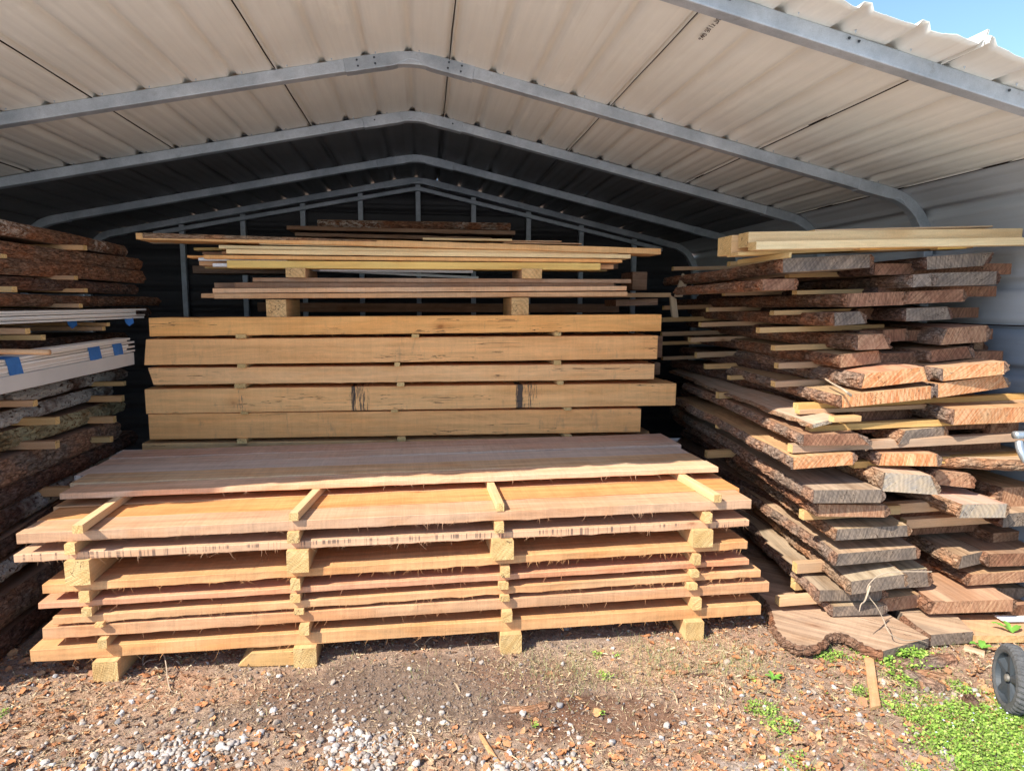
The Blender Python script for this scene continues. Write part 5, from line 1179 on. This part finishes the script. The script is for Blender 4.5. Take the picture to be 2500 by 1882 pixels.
# clover mat: small cupped round leaves
cl = np.array([(0, 0, 0)]+[(math.cos(a)*(1-.12*math.cos(3*a)), math.sin(a)*(1-.12*math.cos(3*a)), .22) for a in np.linspace(0, 2*np.pi, 8, endpoint=False)])
clf = np.array([[0, 1+i, 1+(i+1) % 8] for i in range(8)])
def kd(X, Y):
    w = nz(X, Y, 4.2, 4, 13)
    big = sm(X+Y*-.9+w*.55, -1.0, -.5)*sm(X, .85, 1.15)*(1-sm(Y+w*.2, 2.12, 2.32))
    wheel = np.exp(-(((X-2.08)/.16)**2+((Y-2.52)/.12)**2)**2)*1.2
    bl = lambda u, v, rx, ry: (lambda c: np.exp(-(((X-c[0])/rx)**2+((Y-c[1])/ry)**2)**2))(PZ(u, v, 0))
    sp = bl(1478, 1648, .035, .035)+bl(1458, 1600, .02, .03)+bl(1505, 1600, .018, .018)+bl(2030, 1604, .07, .035)+bl(1862, 1732, .06, .05)+bl(1905, 1770, .06, .05)+bl(1838, 1660, .02, .02)+bl(2185, 1650, .05, .05)+bl(2220, 1672, .03, .03)+bl(1470, 1744, .013, .012)+bl(1308, 1772, .012, .01)+bl(2345, 1680, .03, .05)+bl(2, 1748, .02, .03)+bl(2100, 1690, .03, .03)
    return np.clip(big*sm(w, -.22, .18)*(.55+w*1.0)+wheel*(.6+w)+sp*(.55+.5*w), 0, 1)
pts, z = scatter(26000, kd); n = len(pts); sz = np.clip(RNG.lognormal(math.log(.0034), .38, n), .0016, .0075); near = np.exp(-(((pts[:, 0]-2.08)/.18)**2+((pts[:, 1]-2.52)/.14)**2)); sz *= 1+near*.9
hgt = RNG.uniform(.003, .026, n)*(1+near*1.4)*(.5+.5*sm(kd(pts[:, 0], pts[:, 1]), 0, .6))
V, Fs = instance(cl, clf, np.c_[pts, z+hgt], rotm(n, .42), np.stack([sz, sz*RNG.uniform(.6, 1, n), sz], -1))
o = mesh('clover', V, Fs, M_clover); tag(o, 'bright green clover and chickweed mat in the lower right', 'clover', kind='stuff')
# tiny pale blue flowers
pts, z = scatter(70, lambda X, Y: kd(X, Y)*(Y < 2.25)); n = len(pts)
V, Fs = instance(cl, clf, np.c_[pts, z+.028], rotm(n, .3), np.full((n, 3), .0032))
o = mesh('tiny_flowers', V, Fs, plain('pale_blue_petal', (.62, .70, .85), .6)); tag(o, 'tiny pale blue flowers dotted over the clover', 'flowers', kind='stuff')
# thin grass blades
bl_ = np.array([(-.03, 0, 0), (.03, 0, 0), (-.022, .04, .4), (.022, .04, .4), (-.012, .16, .75), (.012, .16, .75), (0, .34, 1.0), (.001, .34, 1.0)]); blf = np.array([[0, 1, 3, 2], [2, 3, 5, 4], [4, 5, 7, 6]])
def grd(X, Y):
    w = nz(X, Y, 5, 3, 21); a = np.exp(-(((X-.95)/.6)**2+((Y-2.60)/.15)**2))*1.6; b_ = sm(X, .9, 1.3)*.35*(Y < 2.6); c_ = kd(X, Y)*.9
    return np.clip(a*(.4+w)+b_*(.5+w)+c_*.6+.02, 0, 1)
pts, z = scatter(9000, grd); n = len(pts); h = RNG.uniform(.012, .042, n)
V, Fs = instance(bl_, blf, np.c_[pts, z-.001], rotm(n, .35), np.stack([np.full(n, .028), h, h], -1))
o = mesh('grass', V, Fs, M_grass); tag(o, 'sparse short grass blades near the right ground block and lower right', 'grass', kind='stuff')
pts, z = scatter(7000, kd); n = len(pts); h = RNG.uniform(.012, .045, n)
V, Fs = instance(bl_, blf, np.c_[pts, z-.001], rotm(n, .5), np.stack([np.full(n, .034), h, h], -1))
o = mesh('weeds', V, Fs, M_clover); tag(o, 'thin green stems and grass blades rising out of the clover mat', 'grass', kind='stuff')
# broad leaved weeds
def weed(u, v, leaves, lb, z0=0.01):
    c = onground(u, v, z0); e = empty('weed', c); tag(e, lb, 'weed')
    for (ang, L, w, lift) in leaves:
        V = []; n_ = 9; d = np.array([math.cos(ang), math.sin(ang), 0]); s = np.array([-d[1], d[0], 0])
        for i in range(n_):
            t = i/(n_-1); ww_ = w*math.sin(math.pi*min(.98, .06+t*.94))**.8
            for k in (-1, -.5, 0, .5, 1): V.append(c+d*L*t+s*ww_*k+np.array([0, 0, lift*math.sin(t*1.9)+abs(k)*ww_*.35+.002*math.sin(i*2.3+k)]))
        Fs = [(i*5+k, (i+1)*5+k, (i+1)*5+k+1, i*5+k+1) for i in range(n_-1) for k in range(4)]
        o = mesh('leaf', V, Fs, M_leaf, None, e, Matrix.Translation(c), smooth=True)
weed(1888, 1660, [(.1, .045, .009, .012), (1.6, .04, .008, .015), (2.7, .035, .008, .012), (-.9, .03, .007, .01), (4.0, .03, .007, .01)], 'rosette weed with pointed leaves on the dirt left of the clover')
weed(2468, 1568, [(2.5, .085, .014, .03), (.3, .07, .014, .02), (1.5, .06, .013, .03)], 'tall weed with broad leaves behind the cart wheel', .05)
weed(2395, 1592, [(2.8, .05, .016, .02), (.8, .045, .014, .02), (-.5, .045, .014, .015)], 'low broad leaved weed between the ground slab and clover', .02)
